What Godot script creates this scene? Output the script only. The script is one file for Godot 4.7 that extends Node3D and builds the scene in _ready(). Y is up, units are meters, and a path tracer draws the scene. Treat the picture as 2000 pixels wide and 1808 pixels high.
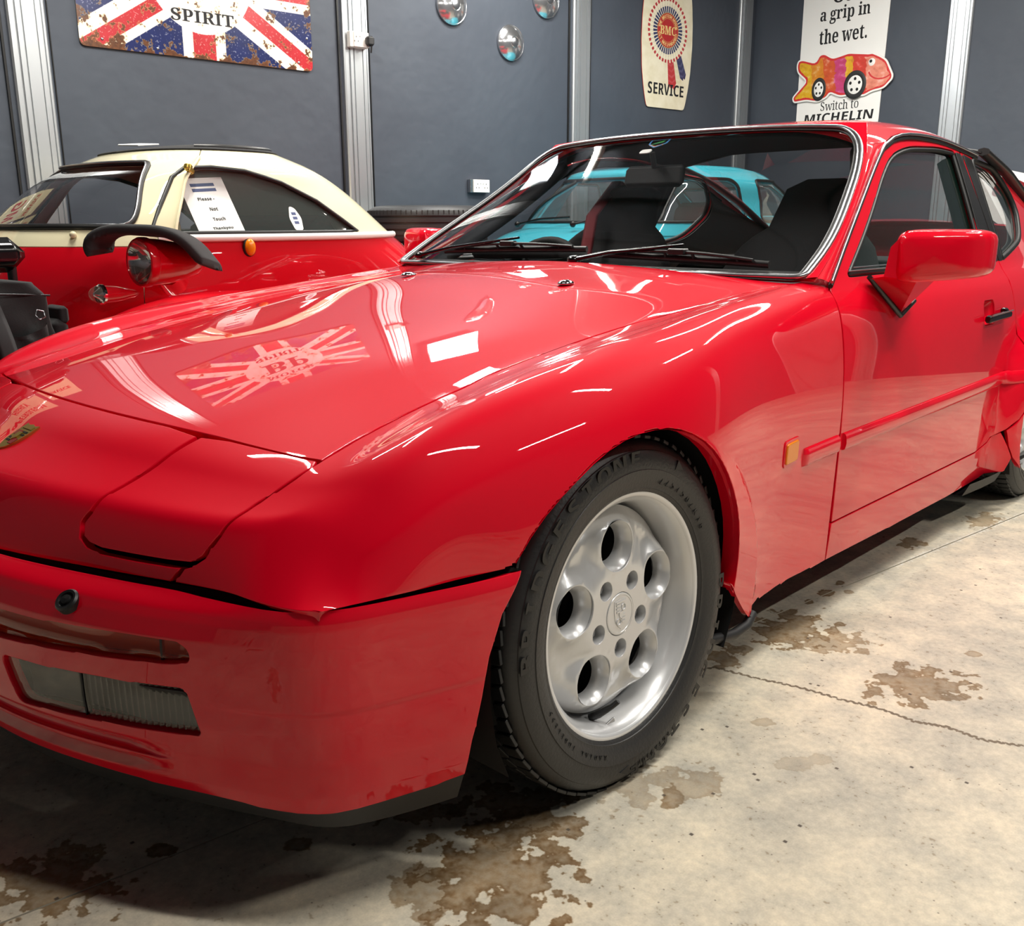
extends Node3D
# A red sports coupe in a garage: the car is built from spline surfaces cut into panels; everything is in metres,
# x runs rearward along the red car from its front axle, z towards the open side of the garage.

var M := {}
var taken := {}


func _ready() -> void:
	set_camera_and_light()
	make_materials()
	build_room()
	build_lamps()
	build_red_car()
	build_bubble_car()
	build_blue_car()
	build_wall_things()
	build_loose_things()


func set_camera_and_light() -> void:
	var cam := Camera3D.new()
	cam.name = "camera"
	cam.transform = Transform3D(Basis(Vector3(.683, -.003, .731), Vector3(.182, .969, -.166), Vector3(-.708, .246, .662)).orthonormalized(), Vector3(-1.2452, .9613, 1.7269))
	cam.fov = 51.95
	cam.near = .05
	cam.far = 60.0
	add_child(cam)
	cam.current = true
	var we := WorldEnvironment.new()
	we.name = "world_environment"
	var e := Environment.new()
	e.background_mode = Environment.BG_COLOR
	e.background_color = Color(.02, .02, .025)
	e.ambient_light_source = Environment.AMBIENT_SOURCE_DISABLED
	e.tonemap_mode = Environment.TONE_MAPPER_LINEAR
	e.tonemap_exposure = 2.0
	e.sdfgi_enabled = true
	e.ssao_enabled = true
	e.ssil_enabled = true
	we.environment = e
	add_child(we)


# ---------------------------------------------------------------- naming
func numbered(n: String) -> String:
	if not taken.has(n):
		taken[n] = 0
		return n
	taken[n] += 1
	return "%s_%03d" % [n, taken[n]]


func thing(called: String, label: String, category: String, at := Vector3.ZERO, group := "") -> Node3D:
	var o := Node3D.new()
	o.name = numbered(called)
	add_child(o)
	o.position = at
	tag(o, label, category, group)
	return o


func tag(o: Node3D, label: String, category: String, group := "") -> Node3D:
	o.set_meta("label", label)
	o.set_meta("category", category)
	if group:
		o.set_meta("group", group)
	return o


func obj(called: String, mesh: Mesh, mat: Material, parent: Node3D = null, at := Transform3D.IDENTITY) -> MeshInstance3D:
	var o := MeshInstance3D.new()
	o.mesh = mesh
	o.material_override = mat
	o.transform = at
	if parent == null:
		o.name = numbered(called)
		add_child(o)
	else:
		o.name = called
		parent.add_child(o, true)
	return o


func struct(called: String, mesh: Mesh, mat: Material, at := Transform3D.IDENTITY) -> MeshInstance3D:
	var o := obj(called, mesh, mat, null, at)
	o.set_meta("kind", "structure")
	o.set_meta("label", called.replace("_", " ") + " of the garage")
	return o


func twin(called: String, mb: MB, mat: Material, parent: Node3D) -> Array:
	# the same part on the left side and, mirrored across z = 0, on the right
	var a := obj(called, mb.mesh(), mat, parent)
	var b := obj(called, mb.mirrored(), mat, parent)
	return [a, b]


func p3(a: Array) -> PackedVector3Array:
	var r := PackedVector3Array()
	for i in range(0, a.size(), 3):
		r.append(Vector3(a[i], a[i + 1], a[i + 2]))
	return r


func p2(a: Array) -> PackedVector2Array:
	var r := PackedVector2Array()
	for i in range(0, a.size(), 2):
		r.append(Vector2(a[i], a[i + 1]))
	return r


func xf(at: Vector3, yaw := 0.0, pitch := 0.0, roll := 0.0) -> Transform3D:
	return Transform3D(Basis.from_euler(Vector3(deg_to_rad(pitch), deg_to_rad(yaw), deg_to_rad(roll))), at)


func turned(to: Vector3, at: Vector3) -> Transform3D:
	# local z along «to»
	var z := to.normalized()
	var up := Vector3.UP if absf(z.y) < .95 else Vector3.RIGHT
	var x := up.cross(z).normalized()
	return Transform3D(Basis(x, z.cross(x), z), at)


# ---------------------------------------------------------------- meshes
class MB:
	var v := PackedVector3Array()
	var n := PackedVector3Array()
	var uv := PackedVector2Array()
	var ix := PackedInt32Array()

	func vert(p: Vector3, nn: Vector3, t := Vector2.ZERO) -> int:
		v.append(p)
		n.append(nn)
		uv.append(t)
		return v.size() - 1

	func tri(a: int, b: int, c: int) -> void:
		var g := (v[b] - v[a]).cross(v[c] - v[a])
		ix.append(a)
		if g.dot(n[a] + n[b] + n[c]) > 0.0:
			ix.append(c)
			ix.append(b)
		else:
			ix.append(b)
			ix.append(c)

	func quad(a: int, b: int, c: int, d: int) -> void:
		tri(a, b, c)
		tri(a, c, d)

	func face(ps: Array, nn: Vector3) -> void:
		var k := []
		for p in ps:
			k.append(vert(p, nn))
		for i in range(2, k.size()):
			tri(k[0], k[i - 1], k[i])

	func mesh() -> ArrayMesh:
		return _mesh(v, n, ix)

	func _mesh(vv: PackedVector3Array, nn: PackedVector3Array, ii: PackedInt32Array) -> ArrayMesh:
		var a := []
		a.resize(Mesh.ARRAY_MAX)
		a[Mesh.ARRAY_VERTEX] = vv
		a[Mesh.ARRAY_NORMAL] = nn
		a[Mesh.ARRAY_TEX_UV] = uv
		a[Mesh.ARRAY_INDEX] = ii
		var m := ArrayMesh.new()
		if ii.size() > 0:
			m.add_surface_from_arrays(Mesh.PRIMITIVE_TRIANGLES, a)
		return m

	func mirrored() -> ArrayMesh:
		var vv := v.duplicate()
		var nn := n.duplicate()
		var ii := ix.duplicate()
		for i in vv.size():
			vv[i].z = -vv[i].z
			nn[i].z = -nn[i].z
		for i in range(0, ii.size(), 3):
			var t := ii[i + 1]
			ii[i + 1] = ii[i + 2]
			ii[i + 2] = t
		return _mesh(vv, nn, ii)

	func move(t: Transform3D) -> MB:
		for i in v.size():
			v[i] = t * v[i]
			n[i] = (t.basis * n[i]).normalized()
		return self

	func add(o: MB, t := Transform3D.IDENTITY) -> MB:
		var k := v.size()
		for i in o.v.size():
			v.append(t * o.v[i])
			n.append((t.basis * o.n[i]).normalized())
		uv.append_array(o.uv)
		for i in o.ix:
			ix.append(i + k)
		return self

	func box(size: Vector3, r := .004, t := Transform3D.IDENTITY) -> MB:
		# a box with rounded edges, centred
		var h := size / 2
		r = minf(r, minf(h.x, minf(h.y, h.z)) * .95)
		var id := {}
		for sx in [-1, 1]:
			for sy in [-1, 1]:
				for sz in [-1, 1]:
					var s := Vector3(sx, sy, sz)
					for k in 3:
						var q := h - Vector3(r, r, r)
						q[k] = h[k]
						var nn := Vector3.ZERO
						nn[k] = s[k]
						id[[sx, sy, sz, k]] = vert(t * (q * s), (t.basis * nn).normalized())
		for k in 3:
			var a := (k + 1) % 3
			var b := (k + 2) % 3
			for s in [-1, 1]:
				var c := []
				for e in [[-1, -1], [1, -1], [1, 1], [-1, 1]]:
					var w := [0, 0, 0]
					w[k] = s
					w[a] = e[0]
					w[b] = e[1]
					c.append(id[[w[0], w[1], w[2], k]])
				quad(c[0], c[1], c[2], c[3])
			for e in [[-1, -1], [1, -1], [1, 1], [-1, 1]]:
				var w := [0, 0, 0]
				var u := [0, 0, 0]
				w[k] = -1
				u[k] = 1
				for q in [w, u]:
					q[a] = e[0]
					q[b] = e[1]
				quad(id[[w[0], w[1], w[2], a]], id[[u[0], u[1], u[2], a]], id[[u[0], u[1], u[2], b]], id[[w[0], w[1], w[2], b]])
		for sx in [-1, 1]:
			for sy in [-1, 1]:
				for sz in [-1, 1]:
					tri(id[[sx, sy, sz, 0]], id[[sx, sy, sz, 1]], id[[sx, sy, sz, 2]])
		return self

	func lathe(prof: PackedVector2Array, segs := 48, t := Transform3D.IDENTITY, sharp := 38.0, arc := TAU) -> MB:
		# (radius, height along local z)
		var sn := []
		for i in prof.size() - 1:
			var d := (prof[i + 1] - prof[i]).normalized()
			sn.append(Vector2(d.y, -d.x))
		var lim := cos(deg_to_rad(sharp))
		for i in prof.size() - 1:
			var na: Vector2 = sn[i]
			var nb: Vector2 = sn[i]
			if i > 0 and sn[i - 1].dot(sn[i]) > lim:
				na = (sn[i - 1] + sn[i]).normalized()
			if i < prof.size() - 2 and sn[i + 1].dot(sn[i]) > lim:
				nb = (sn[i + 1] + sn[i]).normalized()
			var k := v.size()
			for j in segs + 1:
				var c := cos(arc * j / segs)
				var s := sin(arc * j / segs)
				var a := prof[i]
				var b := prof[i + 1]
				vert(t * Vector3(a.x * c, a.x * s, a.y), (t.basis * Vector3(na.x * c, na.x * s, na.y)).normalized(), Vector2(float(j) / segs, i))
				vert(t * Vector3(b.x * c, b.x * s, b.y), (t.basis * Vector3(nb.x * c, nb.x * s, nb.y)).normalized(), Vector2(float(j) / segs, i + 1))
			for j in segs:
				var q := k + j * 2
				quad(q, q + 1, q + 3, q + 2)
		return self

	func tube(ps: PackedVector3Array, r: float, sides := 8, closed := false, flat := 1.0, up := Vector3.UP, ends := PackedFloat32Array()) -> MB:
		var cnt := ps.size()
		var k := v.size()
		for i in cnt:
			var a := ps[posmod(i - 1, cnt)] if closed or i > 0 else ps[0]
			var b := ps[(i + 1) % cnt] if closed or i < cnt - 1 else ps[cnt - 1]
			var d := (b - a).normalized()
			var x := d.cross(up)
			if x.length() < .05:
				x = d.cross(Vector3(.3, .2, .9))
			x = x.normalized()
			var y := x.cross(d)
			var rr := r
			if ends.size() == cnt:
				rr = r * ends[i]
			for j in sides:
				var c := cos(TAU * j / sides)
				var s := sin(TAU * j / sides)
				vert(ps[i] + (x * c + y * s * flat) * rr, (x * c * flat + y * s).normalized(), Vector2(float(i) / cnt, float(j) / sides))
		var last := cnt if closed else cnt - 1
		for i in last:
			for j in sides:
				var a := k + i * sides + j
				var b := k + i * sides + (j + 1) % sides
				var c := k + ((i + 1) % cnt) * sides + (j + 1) % sides
				var d := k + ((i + 1) % cnt) * sides + j
				quad(a, b, c, d)
		if not closed:
			for e in [0, cnt - 1]:
				var d := (ps[1] - ps[0]).normalized() * -1.0 if e == 0 else (ps[cnt - 1] - ps[cnt - 2]).normalized()
				var f := []
				for j in sides:
					f.append(v[k + e * sides + j])
				face(f, d)
		return self

	func extrude(poly: PackedVector2Array, z0: float, z1: float, t := Transform3D.IDENTITY, smooth := 0.0, back := true) -> MB:
		# a flat shape in local xy, from z0 up to its face at z1
		var cnt := poly.size()
		var tr := Geometry2D.triangulate_polygon(poly)
		for s in ([0, 1] if back else [1]):
			var k := v.size()
			for q in poly:
				vert(t * Vector3(q.x, q.y, z1 if s == 1 else z0), (t.basis * Vector3(0, 0, 1 if s == 1 else -1)).normalized(), q)
			for i in range(0, tr.size(), 3):
				tri(k + tr[i], k + tr[i + 1], k + tr[i + 2])
		var sg := -1.0 if Geometry2D.is_polygon_clockwise(poly) else 1.0
		for i in cnt:
			var a := poly[i]
			var b := poly[(i + 1) % cnt]
			var d := (b - a).normalized()
			var m := Vector3(d.y, -d.x, 0) * sg
			var na := m
			var nb := m
			if smooth > 0.0:
				var d0 := (a - poly[posmod(i - 1, cnt)]).normalized()
				var d1 := (poly[(i + 2) % cnt] - b).normalized()
				if d0.dot(d) > smooth:
					na = (m + Vector3(d0.y, -d0.x, 0) * sg).normalized()
				if d1.dot(d) > smooth:
					nb = (m + Vector3(d1.y, -d1.x, 0) * sg).normalized()
			na = (t.basis * na).normalized()
			nb = (t.basis * nb).normalized()
			quad(vert(t * Vector3(a.x, a.y, z0), na), vert(t * Vector3(b.x, b.y, z0), nb), vert(t * Vector3(b.x, b.y, z1), nb), vert(t * Vector3(a.x, a.y, z1), na))
		return self

	func grid(f: Callable, na: int, nb: int, flip := false) -> MB:
		# a sheet f(s, t), s and t from 0 to 1; it faces dP/ds x dP/dt, or the other way
		var k := v.size()
		for i in na + 1:
			for j in nb + 1:
				var s := float(i) / na
				var t := float(j) / nb
				var p: Vector3 = f.call(s, t)
				var e := .002
				var ds: Vector3 = f.call(minf(s + e, 1), t) - f.call(maxf(s - e, 0), t)
				var dt: Vector3 = f.call(s, minf(t + e, 1)) - f.call(s, maxf(t - e, 0))
				var nn := ds.cross(dt)
				if nn.length() < 1e-12:
					var s2 := clampf(s, .02, .98)
					var t2 := clampf(t, .02, .98)
					nn = (f.call(s2 + e, t2) - f.call(s2 - e, t2)).cross(f.call(s2, t2 + e) - f.call(s2, t2 - e))
				nn = nn.normalized()
				vert(p, -nn if flip else nn, Vector2(s, t))
		for i in na:
			for j in nb:
				var a := k + i * (nb + 1) + j
				quad(a, a + 1, a + nb + 2, a + nb + 1)
		return self

	func ball(r: Vector3, t := Transform3D.IDENTITY, na := 24, nb := 14, from := 0.0, to := PI) -> MB:
		var k := v.size()
		for i in nb + 1:
			var th := lerpf(from, to, float(i) / nb)
			for j in na + 1:
				var ph := TAU * j / na
				var u := Vector3(sin(th) * cos(ph), cos(th), sin(th) * sin(ph))
				vert(t * (u * r), (t.basis * (u / r)).normalized(), Vector2(float(j) / na, float(i) / nb))
		for i in nb:
			for j in na:
				var a := k + i * (na + 1) + j
				quad(a, a + 1, a + na + 2, a + na + 1)
		return self

	# a panel: the part of the surface f(a, b) inside «outer» and outside «holes», its edge set back by «gap», rounded and turned in by «deep»
	func panel(f: Callable, outer: PackedVector2Array, holes: Array, da: float, db: float, gap := .0, deep := .014, up := Vector3.ZERO, lip := .0018) -> MB:
		var loops := [outer]
		loops.append_array(holes)
		var dense := []
		var marked := {}
		var near := {}
		var moved := {}
		for L in loops:
			var out := PackedVector2Array()
			for i in L.size():
				var a: Vector2 = L[i]
				var b: Vector2 = L[(i + 1) % L.size()]
				var cuts := [0.0]
				for ax in 2:
					var st := da if ax == 0 else db
					var lo := minf(a[ax], b[ax])
					var hi := maxf(a[ax], b[ax])
					for g in range(int(ceil(lo / st - 1e-6)), int(floor(hi / st + 1e-6)) + 1):
						if hi - lo > 1e-7:
							cuts.append((g * st - a[ax]) / (b[ax] - a[ax]))
				cuts.sort()
				for c in cuts:
					if c > 1.0 - 1e-5 or c < 0.0:
						continue
					var q := a.lerp(b, c)
					if out.size() == 0 or (absf(out[-1].x - q.x) > da * .004 or absf(out[-1].y - q.y) > db * .004):
						out.append(q)
			dense.append(out)
		for li in dense.size():
			var L: PackedVector2Array = dense[li]
			var cnt := L.size()
			var P := PackedVector3Array()
			var N := PackedVector3Array()
			for q in L:
				P.append(f.call(q.x, q.y))
				N.append(nrm(f, q, da, db, up))
			for i in cnt:
				var m := (L[i] + L[(i + 1) % cnt]) / 2
				marked[Vector2i(floori(m.x / da), floori(m.y / db))] = true
			# which way is out
			var i0 := 0
			var best := 0.0
			for i in cnt:
				var s := absf((L[(i + 1) % cnt].x - L[i].x) / da) + absf((L[(i + 1) % cnt].y - L[i].y) / db)
				if s > best:
					best = s
					i0 = i
			var d2 := L[(i0 + 1) % cnt] - L[i0]
			var m2 := (L[(i0 + 1) % cnt] + L[i0]) / 2
			var side2 := Vector2(-d2.y / db, d2.x / da).normalized() * .02
			var probe := m2 + Vector2(side2.x * da, side2.y * db)
			var inside := Geometry2D.is_point_in_polygon(probe, L)
			if li > 0:
				inside = not inside
			var pin: Vector3 = f.call(probe.x, probe.y) - f.call(m2.x, m2.y)
			var tan3 := P[(i0 + 1) % cnt] - P[i0]
			var sg := signf(tan3.cross(N[i0]).dot(pin)) * (-1.0 if inside else 1.0)
			var O := PackedVector3Array()
			for i in cnt:
				var ta := (P[i] - P[posmod(i - 1, cnt)]).normalized()
				var tb := (P[(i + 1) % cnt] - P[i]).normalized()
				var oa := ta.cross(N[i]).normalized()
				var ob := tb.cross(N[i]).normalized()
				var o := oa + ob
				var c := o.length() / 2
				o = o.normalized() / maxf(c, .5)
				O.append(o * sg)
			var k := v.size()
			for i in cnt:
				var w := P[i] - O[i] * (gap + lip)
				var on := O[i].normalized()
				moved[[li, i]] = w
				vert(w, N[i], L[i])
				vert(w + O[i] * lip * .7 - N[i] * lip * .3, (N[i] + on).normalized(), L[i])
				vert(w + O[i] * lip - N[i] * lip, on, L[i])
				vert(w + O[i] * lip - N[i] * deep, on, L[i])
			for i in cnt:
				var a := k + i * 4
				var b := k + ((i + 1) % cnt) * 4
				for r in 3:
					quad(a + r, b + r, b + r + 1, a + r + 1)
			for i in cnt:
				near[Vector2i(roundi(L[i].x / da * 500), roundi(L[i].y / db * 500))] = k + i * 4
		var lo := outer[0]
		var hi := outer[0]
		for q in outer:
			lo = lo.min(q)
			hi = hi.max(q)
		var gv := {}
		for i in range(floori(lo.x / da), ceili(hi.x / da)):
			for j in range(floori(lo.y / db), ceili(hi.y / db)):
				var c := [Vector2(i * da, j * db), Vector2((i + 1) * da, j * db), Vector2((i + 1) * da, (j + 1) * db), Vector2(i * da, (j + 1) * db)]
				if not marked.has(Vector2i(i, j)):
					var mid: Vector2 = (c[0] + c[2]) / 2
					var ok := Geometry2D.is_point_in_polygon(mid, dense[0])
					for h in range(1, dense.size()):
						if ok and Geometry2D.is_point_in_polygon(mid, dense[h]):
							ok = false
					if ok:
						var q := []
						for e in 4:
							q.append(_gridv(f, c[e], da, db, up, near, gv))
						quad(q[0], q[1], q[2], q[3])
					continue
				var pieces: Array = Geometry2D.intersect_polygons(_unit(c, da, db), _unit(dense[0], da, db))
				for h in range(1, dense.size()):
					var left := []
					for pc in pieces:
						for w in Geometry2D.clip_polygons(pc, _unit(dense[h], da, db)):
							left.append(w)
					pieces = left
				for pc in pieces:
					if Geometry2D.is_polygon_clockwise(pc) and pieces.size() > 1 and false:
						continue
					var q := []
					for w in pc:
						q.append(_gridv(f, Vector2(w.x * da, w.y * db), da, db, up, near, gv))
					var tr := Geometry2D.triangulate_polygon(pc)
					for t in range(0, tr.size(), 3):
						if q[tr[t]] != q[tr[t + 1]] and q[tr[t + 1]] != q[tr[t + 2]] and q[tr[t]] != q[tr[t + 2]]:
							tri(q[tr[t]], q[tr[t + 1]], q[tr[t + 2]])
		return self

	func _unit(c, da: float, db: float) -> PackedVector2Array:
		var r := PackedVector2Array()
		for q in c:
			r.append(Vector2(q.x / da, q.y / db))
		return r

	func _gridv(f: Callable, q: Vector2, da: float, db: float, up: Vector3, near: Dictionary, gv: Dictionary) -> int:
		var x := roundi(q.x / da * 500)
		var y := roundi(q.y / db * 500)
		for dx in [0, -1, 1]:
			for dy in [0, -1, 1]:
				var k := Vector2i(x + dx, y + dy)
				if near.has(k):
					return near[k]
		var key := Vector2i(x, y)
		if gv.has(key):
			return gv[key]
		var i := vert(f.call(q.x, q.y), nrm(f, q, da, db, up), q)
		gv[key] = i
		return i

	func nrm(f: Callable, q: Vector2, da: float, db: float, up: Vector3) -> Vector3:
		var ea := da * .08
		var eb := db * .08
		var A: Vector3 = f.call(q.x + ea, q.y) - f.call(q.x - ea, q.y)
		var B: Vector3 = f.call(q.x, q.y + eb) - f.call(q.x, q.y - eb)
		var nn := A.cross(B)
		if nn.length() < 1e-14:
			ea = da * .6
			eb = db * .6
			A = f.call(q.x + ea, q.y) - f.call(q.x - ea, q.y)
			B = f.call(q.x, q.y + eb) - f.call(q.x, q.y - eb)
			nn = A.cross(B)
		nn = nn.normalized()
		if up == Vector3.ZERO:
			return nn
		return nn if nn.dot(up) >= 0.0 else -nn


# a clamped cubic B-spline sheet
class BS:
	var q := []
	var nu := 0
	var nv := 0

	func _init(rows: Array) -> void:
		nu = rows.size()
		for r in rows:
			var a := PackedVector3Array()
			for i in range(0, r.size(), 3):
				a.append(Vector3(r[i], r[i + 1], r[i + 2]))
			q.append(a)
		nv = q[0].size()

	static func basis(n: int, t: float) -> Array:
		var m := n - 3
		t = clampf(t, 0.0, m - 1e-7)
		var s := int(t)
		var N := [1.0]
		for d in range(1, 4):
			var W := []
			W.resize(d + 1)
			W.fill(0.0)
			for i in d:
				var l := float(clampi(s + 1 - d + i, 0, m))
				var r := float(clampi(s + 1 + i, 0, m))
				var w: float = N[i] / (r - l)
				W[i] += (r - t) * w
				W[i + 1] += (t - l) * w
			N = W
		return [s, N]

	func ev(u: float, w: float) -> Vector3:
		var A := basis(nu, u)
		var B := basis(nv, w)
		var p := Vector3.ZERO
		for i in 4:
			var row: PackedVector3Array = q[A[0] + i]
			var r := Vector3.ZERO
			for j in 4:
				r += row[B[0] + j] * B[1][j]
			p += r * A[1][i]
		return p


# a natural cubic spline through points, y or a vector over x
class Sp:
	var x := []
	var y := []
	var m := []

	func _init(xs: Array, ys: Array) -> void:
		x = xs
		y = ys
		var n := x.size()
		var z = ys[0] * 0.0
		var c := []
		var d := []
		m.resize(n)
		c.resize(n)
		d.resize(n)
		c[0] = 0.0
		d[0] = z
		for i in range(1, n - 1):
			var h0: float = x[i] - x[i - 1]
			var h1: float = x[i + 1] - x[i]
			var r = ((y[i + 1] - y[i]) / h1 - (y[i] - y[i - 1]) / h0) * 6.0
			var b: float = 2.0 * (h0 + h1) - h0 * c[i - 1]
			c[i] = h1 / b
			d[i] = (r - d[i - 1] * h0) / b
		m[n - 1] = z
		for i in range(n - 2, -1, -1):
			m[i] = (d[i] - m[i + 1] * c[i]) if i > 0 else z

	func at(t: float):
		var n := x.size()
		var i := 0
		while i < n - 2 and t > x[i + 1]:
			i += 1
		var h: float = x[i + 1] - x[i]
		if t < x[0]:
			return y[0] + ((y[1] - y[0]) / h - m[1] * (h / 6.0)) * (t - x[0])
		if t > x[n - 1]:
			return y[n - 1] + ((y[n - 1] - y[n - 2]) / h + m[n - 2] * (h / 6.0)) * (t - x[n - 1])
		var a: float = x[i + 1] - t
		var b: float = t - x[i]
		return m[i] * (a * a * a / (6.0 * h)) + m[i + 1] * (b * b * b / (6.0 * h)) + (y[i] / h - m[i] * (h / 6.0)) * a + (y[i + 1] / h - m[i + 1] * (h / 6.0)) * b


func curve(pts: PackedVector3Array, steps: int, closed := false) -> PackedVector3Array:
	var t := [0.0]
	var y := [pts[0]]
	for i in range(1, pts.size()):
		t.append(t[-1] + pts[i].distance_to(pts[i - 1]))
		y.append(pts[i])
	var s := Sp.new(t, y)
	var r := PackedVector3Array()
	for i in steps + (0 if closed else 1):
		r.append(s.at(t[-1] * i / steps))
	return r


func arc2(c: Vector2, r: float, a0: float, a1: float, n: int) -> PackedVector2Array:
	var o := PackedVector2Array()
	for i in n + 1:
		var a := deg_to_rad(lerpf(a0, a1, float(i) / n))
		o.append(c + Vector2(cos(a), sin(a)) * r)
	return o


func round_poly(p: PackedVector2Array, r, n := 5) -> PackedVector2Array:
	# corners rounded; r is one radius or one for each corner
	var o := PackedVector2Array()
	var c := p.size()
	for i in c:
		var rr: float = r[i] if r is Array else r
		var a := p[posmod(i - 1, c)]
		var b := p[i]
		var d := p[(i + 1) % c]
		var u := (a - b)
		var w := (d - b)
		var l := minf(rr, minf(u.length(), w.length()) * .48)
		if l < 1e-6:
			o.append(b)
			continue
		var s := b + u.normalized() * l
		var e := b + w.normalized() * l
		for k in n + 1:
			var t := float(k) / n
			o.append(s * (1 - t) * (1 - t) + b * 2 * t * (1 - t) + e * t * t)
	return o


func rect(x0: float, y0: float, x1: float, y1: float, r := 0.0, n := 5) -> PackedVector2Array:
	var p := p2([x0, y0, x1, y0, x1, y1, x0, y1])
	return round_poly(p, r, n) if r > 0.0 else p


func smooth(a: float, b: float, t: float) -> float:
	return smoothstep(a, b, t)


func letters(txt: String, h: float, mat: Material, parent: Node3D, at: Transform3D, width := 0.0, serif := false, bold := false, called := "lettering", depth := .0012, slant := 0.0) -> MeshInstance3D:
	var tm := TextMesh.new()
	var f := SystemFont.new()
	f.font_names = PackedStringArray(["Droid Serif" if serif else "Droid Sans"])
	f.font_weight = 700 if bold else 400
	tm.font = f
	tm.text = txt
	tm.font_size = 64
	tm.pixel_size = h / 46.0
	tm.depth = depth
	tm.curve_step = 1.5
	var o := obj(called, tm, mat, parent)
	var s := Vector3.ONE
	var sz := tm.get_aabb().size
	if width > 0.0 and sz.x > 0.0:
		s.x = width / sz.x
	if sz.y > 0.0:
		s.y = h / sz.y
	var b := Basis(Vector3(s.x, 0, 0), Vector3(slant * s.y, s.y, 0), Vector3(0, 0, 1))
	var c := tm.get_aabb().get_center()
	o.transform = at * Transform3D(b, -(b * Vector3(c.x, c.y, c.z)))
	return o


# ---------------------------------------------------------------- materials
func mat(called: String, c: Color, rough: float, metal := 0.0, spec := .5) -> StandardMaterial3D:
	var m := StandardMaterial3D.new()
	m.resource_name = called
	m.albedo_color = c
	m.roughness = rough
	m.metallic = metal
	m.metallic_specular = spec
	M[called] = m
	return m


func rgb8(r: int, g: int, b: int) -> Color:
	return Color(r / 255.0, g / 255.0, b / 255.0)


func noise_tex(freq: float, size: int, octaves := 4, ramp: Gradient = null, normal := false, sd := 1, bump := 4.0) -> NoiseTexture2D:
	var f := FastNoiseLite.new()
	f.seed = sd
	f.frequency = freq
	f.fractal_octaves = octaves
	var t := NoiseTexture2D.new()
	t.width = size
	t.height = size
	t.seamless = true
	t.noise = f
	t.as_normal_map = normal
	t.bump_strength = bump
	if ramp:
		t.color_ramp = ramp
	return t


func ramp(cols: Array, offs: Array) -> Gradient:
	var g := Gradient.new()
	g.offsets = PackedFloat32Array(offs)
	g.colors = PackedColorArray(cols)
	return g


func glass(called: String, c: Color, a: float) -> StandardMaterial3D:
	var m := mat(called, Color(c.r, c.g, c.b, a), .02)
	m.transparency = BaseMaterial3D.TRANSPARENCY_ALPHA
	m.cull_mode = BaseMaterial3D.CULL_DISABLED
	return m


func paint(called: String, c: Color) -> StandardMaterial3D:
	var m := mat(called, c, .5, 0.0, .15)
	m.clearcoat_enabled = true
	m.clearcoat = 1.0
	m.clearcoat_roughness = .015
	return m


func emit(called: String, c: Color, e: float) -> StandardMaterial3D:
	var m := mat(called, c, .5)
	m.emission_enabled = true
	m.emission = c
	m.emission_energy_multiplier = e
	return m


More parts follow.
